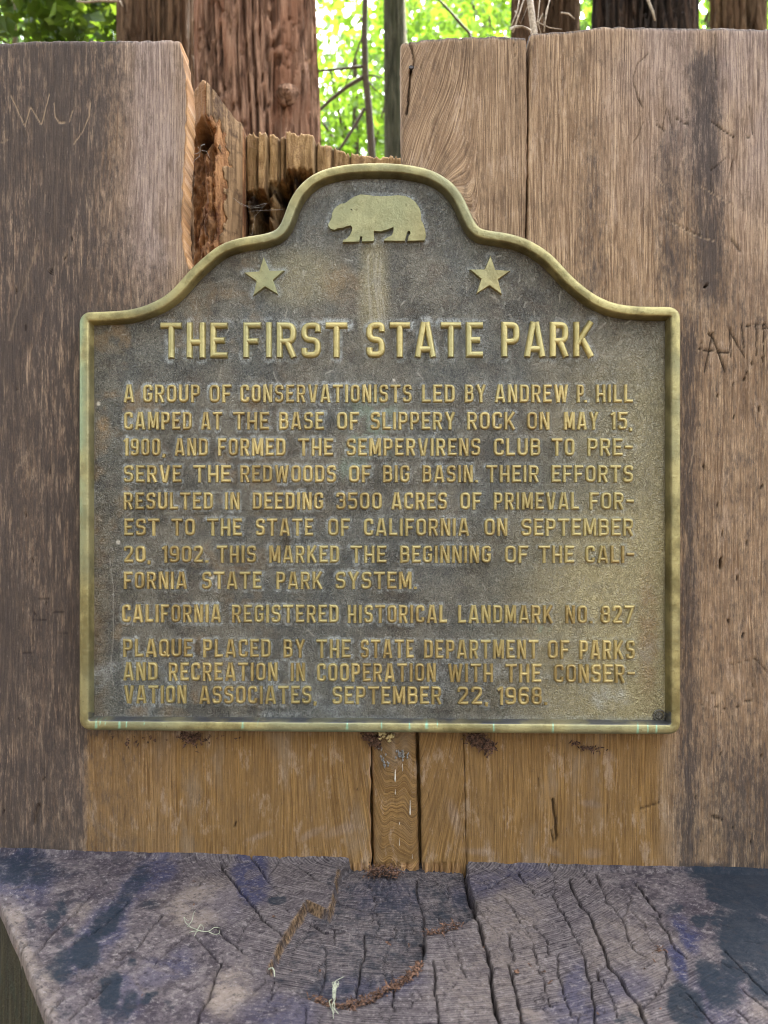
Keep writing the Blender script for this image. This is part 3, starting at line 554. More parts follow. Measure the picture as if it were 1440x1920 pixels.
for cx, cy, rx, ry, an, k in ((380, 1700, 60, 40, -20, .8), (430, 1860, 44, 44, 0, 1.), (270, 1850, 60, 18, -30, .6), (20, 1710, 18, 40, -25, .9), (45, 1790, 14, 60, -28, .9), (85, 1860, 16, 50, -20, .7), (155, 1720, 30, 22, -20, .6), (1180, 1780, 80, 60, 30, .45), (950, 1760, 60, 80, 0, .5), (1420, 1890, 40, 18, 20, .6), (460, 1840, 14, 40, 0, .5), (900, 1850, 90, 60, 0, .4), (1180, 1890, 20, 26, -25, .7), (1010, 1905, 30, 10, 0, .7)):
    pale = np.maximum(pale, k*ub(cx, cy, rx, ry, an))
# edge of the seat rolls over, and a small fillet meets the back
ed = np.minimum(np.minimum(Xg-l, r-Xg), Yg-.642); q = np.clip(1-ed/.004, 0, 1); dz -= .004*(1-np.sqrt(np.clip(1-q*q, 0, 1)))
bd = np.clip((D-K*Xg)-Yg, 0, 1); dz += .007*np.clip(1-bd/.012, 0, 1)**2*(1-step)
V = np.stack([Xg, Yg, CZ+L0+SX*Xg+dz], -1)
me = slab_mesh('seat', V, dict(ring=ring, ang=ang, rings=rings, dark=dark, blue=blue, pale=pale, cut=cu, hole=hole), (0, 0, -.012), False)
link('seat', me, M_LEDGE, stump)
# trunk under the seat and behind the back: rough sides down to the ground
ys = np.linspace(.642, 1.25, 90); out = [(float(lf(y)), y) for y in ys[::-1]]+[(x, .642) for x in np.linspace(float(lf(.642)), float(rf(.642)), 40)[1:-1]]+[(float(rf(y)), y) for y in ys]
out = np.array(out); cxy = np.array([.05, 1.15]); nz = 80; rows = []
arc = np.r_[0, np.cumsum(np.hypot(*np.diff(out, axis=0).T))]
for k in range(nz):
    t = k/(nz-1); z = .955-t*1.0; fl = 1+.02*t+.22*max(0, t-.6)**2*4
    dirv = out-cxy; ln = np.hypot(*dirv.T)[:, None]
    rel = (fbm(arc*45, 0*arc+t*2.5, 4)-.5)*.02+(fbm(arc*9, 0*arc+t, 6)-.5)*.03
    p = cxy+dirv*fl+dirv/ln*(rel[:, None]*min(1, t*4)-.010)
    rows.append(np.c_[p, np.full(len(p), z)+SX*p[:, 0]])
V = np.array(rows); me = mesh_np('trunk_side', V, grid_faces(nz, len(out)), dict(cut=np.zeros(nz*len(out)), hole=np.zeros(nz*len(out))))
link('trunk_side', me, M_SIDE, stump)

# resin on the heartwood strip
b = BM(); bm_w = BM()
def drop(bmx, px, py, L, w_, n0=.0):
    ps, rs = [], []
    for i in range(7):
        t = i/6; X, Z = XZ(px, py+L*t, n0); ps.append(wallpt(X, Z, n0)); rs.append(w_*PX*(.25+.75*t**1.5)*(1 if i < 6 else .5))
    bmx.tube(ps, rs, 6)
for px, py, L, w_ in ((741, 1443, 22, 2.4), (741, 1480, 10, 1), (769, 1500, 28, 1.9), (755, 1432, 14, 1.3), (749, 1572, 14, .8), (757, 1405, 10, 1.8), (749, 1541, 5, 1), (773, 1602, 8, .9), (739, 1374, 8, 1.1)): bm_w = BM(); drop(bm_w, px, py, L, w_); bm_w.build('resin_drip', M_RESINW, stump, True)
for k in range(16):
    px, py = (731, 1384) if k < 9 else (714, 1380); px += rng.normal()*4; py += rng.normal()*5; X, Z = XZ(px, py, .002)
    c = wallpt(X, Z, .002); b.tube([c+[0, 0, -.003], c+[0, -.002, 0], c+[0, 0, .003]], [.0012, .0034, .001], 6)
b.build('resin_lump', M_RESIN, stump, True)
b = BM()
for k in range(42):
    px, py = (706+rng.random()*14, 1395+rng.random()*44) if k < 16 else ((750+rng.normal()*7, 1414+rng.normal()*4)); X, Z = XZ(px+(py-1400)*.3*(k < 16), py, .001); c = wallpt(X, Z, .0); b.tube([c+[0, 0, -.002], c+[0, -.001, 0], c+[0, 0, .002]], [.0006, .0016, .0006], 5)
b.build('grey_resin_crust', plain('grey_resin', (.26, .25, .23), .5), stump, True)

# ------------------------------------------------------------------ bronze plaque
NP, NR = .016, .031             # plate face and rim face, metres proud of the wood
X0, Z0 = XZ(712, 960, 0); plq = empty('bronze_plaque', (float(X0), float(D-K*X0), float(Z0)), 'large bronze historical plaque with an arched top, raised lettering, a bear and two stars', 'plaque')
TOP = [(176, 583.5), (190, 583.3), (219.6, 582), (249, 578), (273, 571), (297, 560), (315, 548), (333, 530.5), (351, 509.6), (369, 491.7), (393, 471), (414, 457), (437.5, 448), (464, 442), (488, 438.5), (508, 433.5), (519, 427), (527, 416), (534, 398), (541, 379), (550.6, 361), (564, 344), (584, 327.5), (609, 316), (636.7, 309.4), (664, 306), (698, 304.5), (725.6, 304.7), (756, 306.7), (784, 311), (809, 318), (831, 329), (850.6, 344), (867, 365), (878, 387), (886.7, 407), (895, 421), (903, 427.5), (918, 431), (939.4, 434), (964, 439), (988, 447), (1012.8, 460.5), (1034, 476), (1052.5, 494.7), (1070.8, 514.6), (1089, 531), (1113.6, 549.7), (1141, 563.5), (1171.6, 571), (1211.4, 574), (1248, 574.2)]
def spline(p, n):
    p = np.array(p); P = np.r_[[2*p[0]-p[1]], p, [2*p[-1]-p[-2]]]; o = []
    for i in range(1, len(P)-2):
        a, b_, c, d = P[i-1:i+3]
        for t in np.arange(n)/n: o.append(.5*((2*b_)+(c-a)*t+(2*a-5*b_+4*c-d)*t*t+(3*b_-a-3*c+d)*t**3))
    o.append(p[-1]); return np.array(o)
tp = spline(TOP, 5); tg = np.gradient(tp, axis=0); tg /= np.hypot(*tg.T)[:, None]; nr = np.c_[-tg[:, 1], tg[:, 0]]   # towards the inside (down)
inn = tp+nr*16.5
for _ in range(3): inn[1:-1] = (inn[:-2]+2*inn[1:-1]+inn[2:])/4
def corner(c, a0, a1, rad, n=6): return [(c[0]+rad*math.cos(R(a)), c[1]+rad*math.sin(R(a))) for a in np.linspace(a0, a1, n)]
rr = 5
INN = [tuple(q) for q in inn[2:-2]]+corner((1260-rr, 591+rr), -90, 0, rr)+[(1260, y) for y in np.linspace(620, 1330, 60)]+corner((1260-rr, 1361-rr), 0, 90, rr)+[(x, 1361-(1240-x)*.0068) for x in np.linspace(1240, 185, 90)]+corner((164+rr, 1353.5-rr), 90, 180, rr)+[(164, y) for y in np.linspace(1335, 620, 60)]+corner((164+rr, 600+rr), 180, 270, rr)
a, b_ = XZ([p[0] for p in INN], [p[1] for p in INN], NR); IL = np.c_[a, b_]
def resample(P, step, closed=True):
    P = np.r_[P, P[:1]] if closed else P; d = np.r_[0, np.cumsum(np.hypot(*np.diff(P, axis=0).T))]; n = int(d[-1]/step)
    t = np.linspace(0, d[-1], n, endpoint=not closed); return np.c_[np.interp(t, d, P[:, 0]), np.interp(t, d, P[:, 1])]
IL = resample(IL, .0016); t = np.roll(IL, -2, 0)-np.roll(IL, 2, 0); t /= np.hypot(*t.T)[:, None]; NO = np.c_[-t[:, 1], t[:, 0]]
if (NO*(IL-IL.mean(0))).sum() < 0: NO = -NO
for _ in range(2): NO = (np.roll(NO, 1, 0)+2*NO+np.roll(NO, -1, 0))/4; NO /= np.hypot(*NO.T)[:, None]
WR = 16.6*PX*.97
PROF = [(-.0050, .0135), (-.0046, .0165), (-.0022, .0268), (-.0012, .0292), (-.0002, .0304), (.0012, .0309), (.006, .0314), (.0085, .0314), (WR-.0022, .0308), (WR-.0008, .0298), (WR, .0278), (WR+.0003, .020), (WR+.0003, .010), (WR, .001)]
rows = []
for u_, h_ in PROF: q = IL+NO*u_; rows.append(wallpt(q[:, 0], q[:, 1], h_+0*q[:, 0]))
V = np.array(rows); pxr = V[..., 0]/V[..., 1]*F+720; pyr = 960-(V[..., 2]-CZ)/V[..., 1]*F
drip = np.zeros(pxr.shape)
for dx, w_, y0, y1 in ((180, 2.6, 1350, 1366), (188, 1, 1350, 1358), (197, 1.2, 1350, 1360), (224, 3, 1354, 1366), (237, 1.6, 1350, 1364), (270, 1.2, 1352, 1358), (455, 2.6, 1352, 1366), (484, 1, 1352, 1362), (651, 2.6, 1352, 1368), (716, 1.5, 1354, 1366), (768, 2.2, 1353, 1368), (800, 3.6, 1350, 1366), (926, 2, 1354, 1372), (1037, 2, 1356, 1374), (1196, 2.2, 1357, 1376), (1215, 1.6, 1358, 1374), (1231, 2, 1358, 1374), (820, .8, 1352, 1360), (560, .8, 1352, 1360)):
    drip = np.maximum(drip, np.exp(-((pxr-dx)/(w_*(.55+.45*sst(y0, y1, pyr)))*1.1)**4)*sst(y0-3, y0, pyr)*(1-sst(y1-2, y1+2, pyr)))
drip = np.maximum(drip, .45*sst(1366, 1373, pyr)*(1-sst(600, 900, pxr))*(.4+.6*fbm(pxr/14, pyr/14, 3)))
drip = np.maximum(drip, .30*(1-sst(150, 166, pxr))*sst(.4, .6, fbm(pyr/60, pxr/60, 5))*(1-sst(900, 1100, pyr)))
hh = np.array([p[1] for p in PROF])[:, None]; uu = np.array([p[0] for p in PROF])[:, None]
blue = (uu < -.0010)*(pyr > 1335)*.85*(.5+.5*sst(.35, .6, fbm(pxr/40, pyr/9, 3)))*np.ones_like(pxr)  # sky reflection on the lower inner bevel, painted in as blue
shade_grime = ((uu < .0004)*1.)*(pyr < 1335)*(.5+.5*fbm(pxr/20, pyr/20, 4))*.7*sst(-400, 0, pxr-560)+(hh < .026)*(uu > .01)*.4+.3*sst(.55, .7, fbm(pxr/30, pyr/30, 14))*(pyr < 480)  # shade painted on the inner top and right walls, plus patches of dirt
me = mesh_np('rim', V, grid_faces(V.shape[0], V.shape[1], True), dict(drip=np.clip(drip, 0, 1), blue=blue, shade_grime=np.clip(shade_grime, 0, 1)))
link('rim', me, M_RIM, plq)

# ---- lettering: a block stroke font
def glyphs():
    G = {}
    def q(c, w_, f): G[c] = (w_, f)
    # every builder returns strokes [(points (x, y, corner radius), closed)] for width w and half stroke h
    q('A', .60, lambda w, h: [([(h*.95, 0, 0), (w/2-h*.45, 1, 0)], 0), ([(w-h*.95, 0, 0), (w/2+h*.45, 1, 0)], 0), ([(w*.2, .235, 0), (w*.8, .235, 0)], 0)])
    q('B', .53, lambda w, h: [([(h, 0, 0), (h, 1, 0)], 0), ([(h, 1-h, 0), (w-h-.02, 1-h, .17), (w-h-.02, .52, .15), (h, .52, 0)], 0), ([(h, .52, 0), (w-h, .52, .15), (w-h, h, .17), (h, h, 0)], 0)])
    q('C', .52, lambda w, h: [([(w-h, .68, 0), (w-h, 1-h, .2), (h, 1-h, .2), (h, h, .2), (w-h, h, .2), (w-h, .32, 0)], 0)])
    q('D', .53, lambda w, h: [([(h, h, 0), (h, 1-h, 0), (w-h, 1-h, .2), (w-h, h, .2)], 1)])
    q('E', .48, lambda w, h: [([(w, 1-h, 0), (h, 1-h, 0), (h, h, 0), (w, h, 0)], 0), ([(h, .5, 0), (w*.84, .5, 0)], 0)])
    q('F', .48, lambda w, h: [([(w, 1-h, 0), (h, 1-h, 0), (h, 0, 0)], 0), ([(h, .47, 0), (w*.84, .47, 0)], 0)])
    q('G', .52, lambda w, h: [([(w-h, .68, 0), (w-h, 1-h, .2), (h, 1-h, .2), (h, h, .2), (w-h, h, .2), (w-h, .46, 0), (w*.52, .46, 0)], 0)])
    q('H', .52, lambda w, h: [([(h, 0, 0), (h, 1, 0)], 0), ([(w-h, 0, 0), (w-h, 1, 0)], 0), ([(h, .45, 0), (w-h, .45, 0)], 0)])
    q('I', 0, lambda w, h: [([(h, 0, 0), (h, 1, 0)], 0)])
    q('K', .58, lambda w, h: [([(h, 0, 0), (h, 1, 0)], 0), ([(h*1.2, .36, 0), (w-h*1.0, 1, 0)], 0), ([(w*.42, .52, 0), (w-h*.9, 0, 0)], 0)])
    q('L', .46, lambda w, h: [([(h, 1, 0), (h, h, 0), (w, h, 0)], 0)])
    q('M', .66, lambda w, h: [([(h, 0, 0), (h, 1, 0)], 0), ([(w-h, 0, 0), (w-h, 1, 0)], 0), ([(h*1.3, 1, 0), (w/2, .10, 0)], 0), ([(w-h*1.3, 1, 0), (w/2, .10, 0)], 0)])
    q('N', .54, lambda w, h: [([(h, 0, 0), (h, 1, 0)], 0), ([(w-h, 0, 0), (w-h, 1, 0)], 0), ([(h*1.2, 1, 0), (w-h*1.2, 0, 0)], 0)])
    q('O', .54, lambda w, h: [([(h, h, .2), (h, 1-h, .2), (w-h, 1-h, .2), (w-h, h, .2)], 1)])
    q('P', .51, lambda w, h: [([(h, 0, 0), (h, 1-h, 0), (w-h, 1-h, .19), (w-h, .44, .19), (h, .44, 0)], 0)])
    q('Q', .54, lambda w, h: [([(h, h, .2), (h, 1-h, .2), (w-h, 1-h, .2), (w-h, h, .2)], 1), ([(w*.5, .3, 0), (w, .02, 0)], 0)])
    q('R', .53, lambda w, h: [([(h, 0, 0), (h, 1-h, 0), (w-h-.01, 1-h, .19), (w-h-.01, .46, .19), (h, .46, 0)], 0), ([(w*.52, .46, 0), (w-h*.9, 0, 0)], 0)])
    q('S', .52, lambda w, h: [([(w-h, .72, 0), (w-h, 1-h, .2), (h, 1-h, .2), (h, .52, .17), (w-h, .5, .17), (w-h, h, .2), (h, h, .2), (h, .28, 0)], 0)])
    q('T', .58, lambda w, h: [([(0, 1-h, 0), (w, 1-h, 0)], 0), ([(w/2, 1-h, 0), (w/2, 0, 0)], 0)])
    q('U', .54, lambda w, h: [([(h, 1, 0), (h, h, .2), (w-h, h, .2), (w-h, 1, 0)], 0)])
    q('V', .58, lambda w, h: [([(h*.95, 1, 0), (w/2-h*.4, 0, 0)], 0), ([(w-h*.95, 1, 0), (w/2+h*.4, 0, 0)], 0)])
    q('W', .80, lambda w, h: [([(h, 1, 0), (w*.28, 0, 0)], 0), ([(w*.5, .95, 0), (w*.30, 0, 0)], 0), ([(w*.5, .95, 0), (w*.70, 0, 0)], 0), ([(w-h, 1, 0), (w*.72, 0, 0)], 0)])
    q('Y', .58, lambda w, h: [([(h*.9, 1, 0), (w/2, .45, 0), (w/2, 0, 0)], 0), ([(w-h*.9, 1, 0), (w/2, .45, 0)], 0)])
    q('0', .52, G['O'][1]); q('1', .26, lambda w, h: [([(w-h, 0, 0), (w-h, 1, 0)], 0), ([(0, .80, 0), (w-h, .93, 0)], 0)])
    q('2', .50, lambda w, h: [([(h, .70, 0), (h, 1-h, .2), (w-h, 1-h, .2), (w-h, .60, .12), (h, h, .04), (w, h, 0)], 0)])
    q('3', .50, lambda w, h: [([(h, .74, 0), (h, 1-h, .18), (w-h, 1-h, .18), (w-h, .53, .14), (w*.36, .53, 0)], 0), ([(w*.36, .53, 0), (w-h, .53, .16), (w-h, h, .2), (h, h, .2), (h, .28, 0)], 0)])
    q('5', .50, lambda w, h: [([(w, 1-h, 0), (h, 1-h, 0), (h, .58, 0), (w-h, .58, .2), (w-h, h, .2), (h, h, .2), (h, .26, 0)], 0)])
    q('6', .52, lambda w, h: [([(h, .55, 0), (w-h, .55, .18), (w-h, h, .2), (h, h, .2), (h, 1-h, .2), (w-h, 1-h, .2), (w-h, .74, 0)], 0)])
    q('7', .50, lambda w, h: [([(0, 1-h, 0), (w-h*.6, 1-h, 0), (w*.32, 0, 0)], 0)])
    q('8', .52, lambda w, h: [([(h+.02, .52, .15), (h+.02, 1-h, .17), (w-h-.02, 1-h, .17), (w-h-.02, .52, .15)], 1), ([(h, h, .18), (h, .52, .16), (w-h, .52, .16), (w-h, h, .18)], 1)])
    q('9', .52, lambda w, h: [([(w-h, .45, 0), (h, .45, .18), (h, 1-h, .2), (w-h, 1-h, .2), (w-h, h, .2), (h, h, .2), (h, .26, 0)], 0)])
    q('.', 0, lambda w, h: [([(h, 0, 0), (h, .14, 0)], 0)])
    q(',', 0, lambda w, h: [([(h, .12, 0), (h*.7, -.10, 0)], 0)])
    q('-', .40, lambda w, h: [([(0, .50, 0), (w, .50, 0)], 0)])
    return G
G = glyphs()
def roundpath(pts, closed):
    o = []; n = len(pts)
    for i, (x, y, r_) in enumerate(pts):
        if r_ <= 0 or (not closed and i in (0, n-1)): o.append((x, y)); continue
        p0 = np.array(pts[i-1][:2]); p1 = np.array((x, y)); p2 = np.array(pts[(i+1) % n][:2])
        a = p0-p1; b = p2-p1; la, lb = np.linalg.norm(a), np.linalg.norm(b); rr_ = min(r_, la*.49, lb*.49); a = p1+a/la*rr_; b = p1+b/lb*rr_
        for t in np.linspace(0, 1, 6): o.append(tuple((1-t)**2*a+2*t*(1-t)*p1+t*t*b))
    return o
SEGS = []        # all strokes in photo pixels, for the patina round them
def ribbon(B, pts, closed, sw, n0, h, zoff, prof=None):
    """pts in metres (X,Z); raised band with sloped sides and a softened top"""
    P = np.array(pts); m = len(P)
    prof = [(-.57, 0), (-.49, .55), (-.34, .88), (-.12, 1.), (.12, 1.), (.34, .88), (.49, .55), (.57, 0)] if sw < 9 else [(-.56, 0), (-.49, .78), (-.36, 1.), (.36, 1.), (.49, .78), (.56, 0)]
    N_ = []
    for i in range(m):
        a = P[i]-P[i-1] if (i > 0 or closed) else None; b = P[(i+1) % m]-P[i] if (i < m-1 or closed) else None
        na = None if a is None else np.array((-a[1], a[0]))/np.linalg.norm(a); nb = None if b is None else np.array((-b[1], b[0]))/np.linalg.norm(b)
        if na is None: v = nb
        elif nb is None: v = na
        else:
            v = na+nb; v = v/(np.linalg.norm(v)+1e-9); v = v/max(.45, v @ na)
        N_.append(v)
    vs = []
    for i in range(m):
        for k, hh_ in prof:
            x, z = P[i]+N_[i]*k*sw
            if not closed and i in (0, m-1):
                d = P[1]-P[0] if i == 0 else P[-2]-P[-1]; d = d/np.linalg.norm(d); x, z = np.array((x, z))+d*(hh_*.14-.06)*sw
            vs.append((x, D-K*x-(n0+hh_*(h+zoff)), z))
    np_ = len(prof); fs = []
    for i in range(m if closed else m-1):
        j = (i+1) % m
        for k in range(np_-1): fs.append((i*np_+k, i*np_+k+1, j*np_+k+1, j*np_+k))
    if not closed: fs += [tuple(range(np_))[::-1], tuple((m-1)*np_+k for k in range(np_))]
    B.add(vs, fs)
def put_word(B, word, x0, x1, yt, yb, sw, hgt, gap, n0, k0):
    H = yb-yt; h = sw/H/2; gp = gap; fix = sum(2*h for c in word if G[c][0] == 0); var = sum(G[c][0] for c in word if G[c][0] > 0)
    for c in word[:-1]: pass
    tot = (x1-x0)/H; gaps = gp*(len(word)-1)
    k = (tot-fix-gaps)/var if var else 1
    if k < .78 or k > 1.22: kk = min(1.22, max(.78, k)); gp = (tot-fix-var*kk)/max(1, len(word)-1); k = kk
    x = 0.
    for c in word:
        w_, f = G[c]; w_ = w_*k if w_ > 0 else 2*h
        for si, (pts, closed) in enumerate(f(w_, h)):
            path = roundpath([(p[0], p[1], p[2]) for p in pts], closed)
            pp = [(x0+(x+a)*H, yb-b*H) for a, b in path]; SEGS.append((pp+([pp[0]] if closed else []), sw))
            X, Z = XZ([p[0] for p in pp], [p[1] for p in pp], n0+hgt)
            ribbon(B, list(zip(X, Z)), closed, sw*PX*.98, n0-.0008, hgt+.0008, 7e-5*((k0+si*3+len(SEGS)*2) % 7))
        x += w_+gp
LINES = [  # y top/bottom at left, at right, words with their left and right ends
 (720.5, 754.5, 720.5, 754.5, 'A 231 251|GROUP 267.5 374.5|OF 392 433.5|CONSERVATIONISTS 450 772|LED 791 853|BY 871.5 911.5|ANDREW 928 1066|P. 1082 1101.5|HILL 1118 1187'),
 (772, 805.5, 772, 805.5, 'CAMPED 231.5 359|AT 376 416|THE 437 504|BASE 523 607|OF 631.5 673|SLIPPERY 694.6 854|ROCK 876 967|ON 988.5 1031|MAY 1058 1123|15, 1146 1187'),
 (821.5, 854.5, 821.5, 854.5, '1900, 232 310|AND 326.6 389|FORMED 408 535|THE 558.5 624.5|SEMPERVIRENS 649.5 901|CLUB 926 1014|TO 1034.6 1078|PRE- 1102 1187'),
 (872, 904.5, 872, 904.5, 'SERVE 231 340|THE 362 432.5|REDWOODS 450 630|OF 654 696|BIG 717.6 768|BASIN. 792 897|THEIR 912 1011|EFFORTS 1034.6 1188'),
 (923, 955.5, 923, 955.5, 'RESULTED 231 399|IN 421 449|DEEDING 473 606|3500 630 716|ACRES 733.6 838.5|OF 863 903|PRIMEVAL 926 1086|FOR- 1106 1189'),
 (972, 1004.5, 972, 1005, 'EST 232 298|TO 321 365|THE 388 453|STATE 479 587|OF 615 656|CALIFORNIA 682 880|ON 908.6 952|SEPTEMBER 978 1188.5'),
 (1023, 1055, 1023, 1056, '20, 231 282|1902. 304 390|THIS 406 480|MARKED 504 636|THE 657 724.6|BEGINNING 750 921|OF 947 991|THE 1010 1077|CALI- 1098 1190'),
 (1072, 1104.5, 1072, 1105, 'FORNIA 231 350|STATE 378 490|PARK 517.6 605|SYSTEM. 629 782'),
 (1133.5, 1167, 1135.5, 1169.5, 'CALIFORNIA 227.6 414|REGISTERED 434 635|HISTORICAL 651.6 838.5|LANDMARK 859 1038|NO. 1060.7 1112|827 1126.7 1189'),
 (1198, 1232, 1201, 1236.5, 'PLAQUE 229.7 360.6|PLACED 380 507.5|BY 531 572|THE 593 657.5|STATE 676 776|DEPARTMENT 795 1010|OF 1027.7 1068|PARKS 1087 1191'),
 (1242, 1276, 1246, 1281, 'AND 230 294.6|RECREATION 315.5 520|IN 544.6 572|COOPERATION 594 817.6|WITH 840 925|THE 948 1015.5|CONSER- 1039 1191'),
 (1285.5, 1319, 1289, 1323, 'VATION 232 349|ASSOCIATES, 373 594|SEPTEMBER 623 828|22, 857.6 916|1968. 934 1027')]
def letters_obj(name, spec, sw, hgt, gap, mat):
    ytl, ybl, ytr, ybr, ws = spec
    for i, wd in enumerate(ws.split('|')):       # each cast word is a part
        c, a, b = wd.split(); a, b = float(a), float(b); t = ((a+b)/2-230)/960; B = BM()
        put_word(B, c, a, b, ytl+(ytr-ytl)*t, ybl+(ybr-ybl)*t, sw, hgt, gap, NP, i*2); B.build(name, mat, plq)
letters_obj('title_word', (604, 671, 602, 668, 'THE 300 426|FIRST 455 651|STATE 687 906|PARK 941 1115'), 11.2, .0052, .135, M_TITLE)
for ln in LINES: letters_obj('text_word', ln, 6.0, .0032, .125, M_LET)

# ---- bear and stars
def raised(name, pts, n0, h, inset, mat):
    X, Z = XZ([p[0] for p in pts], [p[1] for p in pts], n0+h); P = np.c_[X, Z]; n = len(P)
    ar = .5*np.sum(P[:, 0]*np.roll(P[:, 1], -1)-np.roll(P[:, 0], -1)*P[:, 1])
    if ar < 0: P = P[::-1]
    a = P-np.roll(P, 1, 0); b = np.roll(P, -1, 0)-P; na = np.c_[-a[:, 1], a[:, 0]]/np.hypot(*a.T)[:, None]; nb = np.c_[-b[:, 1], b[:, 0]]/np.hypot(*b.T)[:, None]
    v = na+nb; v /= np.hypot(*v.T)[:, None]+1e-9; v /= np.maximum(.5, (v*na).sum(1))[:, None]
    bm = bmesh.new(); loops = []
    for o_, hh_ in ((-inset*.6, -.001), (0, h*.72), (inset*.35, h*.93), (inset, h)):
        q = P+v*o_; loops.append([bm.verts.new((x, D-K*x-(n0+hh_), z)) for x, z in q])
    for l0, l1 in zip(loops[:-1], loops[1:]):
        for i in range(n): bm.faces.new((l0[i], l0[(i+1) % n], l1[(i+1) % n], l1[i]))
    f = bm.faces.new(loops[-1]); bm.normal_update(); bmesh.ops.triangulate(bm, faces=[f], ngon_method='EAR_CLIP')
    me = bpy.data.meshes.new(name); bm.to_mesh(me); bm.free()
    return link(name, me, mat, plq)
BEAR = [(342, 480), (345, 465), (365, 430), (369, 395), (380, 368), (400, 348), (425, 330), (455, 327), (480, 308), (520, 281), (560, 267), (610, 270), (650, 277), (700, 280), (760, 277), (810, 272), (860, 277), (900, 293), (935, 320), (960, 360), (972, 400), (971, 440), (985, 465), (1000, 510), (1003, 550), (995, 579), (878, 582), (884, 552), (897, 532), (895, 516), (882, 516), (872, 542), (861, 582), (720, 580), (722, 570), (745, 555), (770, 545), (783, 520), (784, 488), (750, 503), (700, 518), (655, 515), (650, 522), (653, 545), (655, 575), (647, 584), (569, 586), (573, 552), (561, 551), (553, 587), (440, 589), (446, 574), (470, 564), (490, 540), (504, 510), (504, 490), (494, 478), (470, 483), (440, 495), (415, 495), (385, 508), (360, 501)]
BEARP = [(520+a/3.6, 290+b/3.6) for a, b in BEAR]
raised('bear_relief', BEARP, NP, .0065, .0003, M_BEAR)
def star(cx, cy, r1, rot): return [(cx+(r1 if i % 2 == 0 else r1*.415)*math.sin(R(36*i+rot)), cy-(r1 if i % 2 == 0 else r1*.415)*math.cos(R(36*i+rot))) for i in range(10)]
STARS = [star(496, 521, 39.5, -3), star(918.5, 518.5, 40, 2)]
for q in STARS: raised('star_relief', q, NP, .0055, .0009, M_BEAR)
b = BM(); X, Z = XZ(659, 393, NP+.0066); c = wallpt(X, Z, NP+.0066); b.tube([c+[-.0014, 0, .0008], c+[0, -.0003, 0], c+[.0016, 0, -.0012]], [.0003, .0009, .0003], 5); b.build('bear_eye', M_IRON, plq)
# corner bolt boss and hole at the lower right
b = BM(); X, Z = XZ(1236, 1342, NP); c = wallpt(X, Z, NP)
for k in range(20):
    a0, a1 = 2*math.pi*k/20, 2*math.pi*(k+1)/20
b.tube([c+np.array([math.cos(q)*.0085, -.0006, math.sin(q)*.0085]) for q in np.linspace(0, 2*math.pi, 25)], .0016, 6)
b.tube([c+[0, .004, 0], c+[0, -.0006, 0], c+[0, -.0012, 0]], [.006, .006, .004], 14)
b.build('corner_bolt', M_PLATE, plq, True)

# ---- plate: columns from the straight bottom to the arched top
XL, XR = 159, 1265; nx = 560; ny = 520
xs = np.linspace(XL, XR, nx)[None, :]; cl = tp+nr*8; cl = cl[np.argsort(cl[:, 0])]
top = np.interp(xs, cl[:, 0], cl[:, 1]); bot = 1361+(xs-160)*.0066
t = np.linspace(0, 1, ny)[:, None]; y = top+t*(bot-top); x = xs+0*t
halo = np.zeros_like(x)
for pts, sw in SEGS:
    xa = [p[0] for p in pts]; ya = [p[1] for p in pts]; pad = sw*1.6+5
    i0 = max(0, int((min(xa)-pad-XL)/(XR-XL)*(nx-1))); i1 = min(nx, int((max(xa)+pad-XL)/(XR-XL)*(nx-1))+2)
    sx, sy = x[:, i0:i1], y[:, i0:i1]; m = (sy.max(1) > min(ya)-pad) & (sy.min(1) < max(ya)+pad)
    if not m.any(): continue
    d = pdist(sx[m], sy[m], pts, pad); sub = halo[m, i0:i1]; halo[m, i0:i1] = np.maximum(sub, 1-sst(sw*.6, sw*1.15+2.5, d))
for q in (BEARP, *STARS):
    d = pdist(x, y, q, 14, True); halo = np.maximum(halo, .8*(1-sst(1, 12, d)))
halo *= np.clip(.4+1.0*sst(.36, .62, fbm(x/70, y/60, 12)), 0, 1)*(1-.55*sst(650, 1000, x))
halo = np.maximum(halo, .8*sst(1336, 1350, y)*fbm(x/30, y/8, 3)); halo = np.maximum(halo, .5*(1-sst(172, 180, x))*fbm(x/8, y/40, 4))
halo = np.maximum(halo, .45*sst(.5, .68, fbm(x/60, y/50, 31))*sst(1150, 1260, y))
halo = np.maximum(halo, .40*(1-sst(8, 40, np.abs(y-335-((x-720)/14)**2*.12)))*(y < 450))
yel = .75*sst(950, 1230, x+60*(fbm(x/90, y/120, 6)-.5))*sst(560, 800, y)+.55*sst(820, 1100, x)*sst(900, 1050, y)  # sky sheen on the right of the plate, painted as a yellow ramp
yel = np.maximum(yel, .6*blob(x, y, 700, 540, 30, 130)); yel = np.maximum(yel, .5*blob(x, y, 560, 520, 90, 60))
rust = np.maximum(.9*blob(x, y, 194, 797, 15, 17), .75*blob(x, y, 1215, 1190, 22, 130)); rust = np.maximum(rust, .5*blob(x, y, 640, 530, 40, 40)); rust = np.maximum(rust, .5*sst(.56, .7, fbm(x/50, y/50, 8))*(1-sst(300, 700, x))); rust = np.maximum(rust, .35*(1-sst(180, 215, x))*sst(900, 1000, y))
verd = np.maximum(.7*blob(x, y, 700, 800, 60, 90), blob(x, y, 1020, 1178, 14, 16)); verd = np.maximum(verd, .6*blob(x, y, 655, 880, 34, 26)); verd = np.maximum(verd, .5*sst(1345, 1354, y)*(fbm(x/20, y/20, 3) > .5))
chip = np.zeros_like(x)
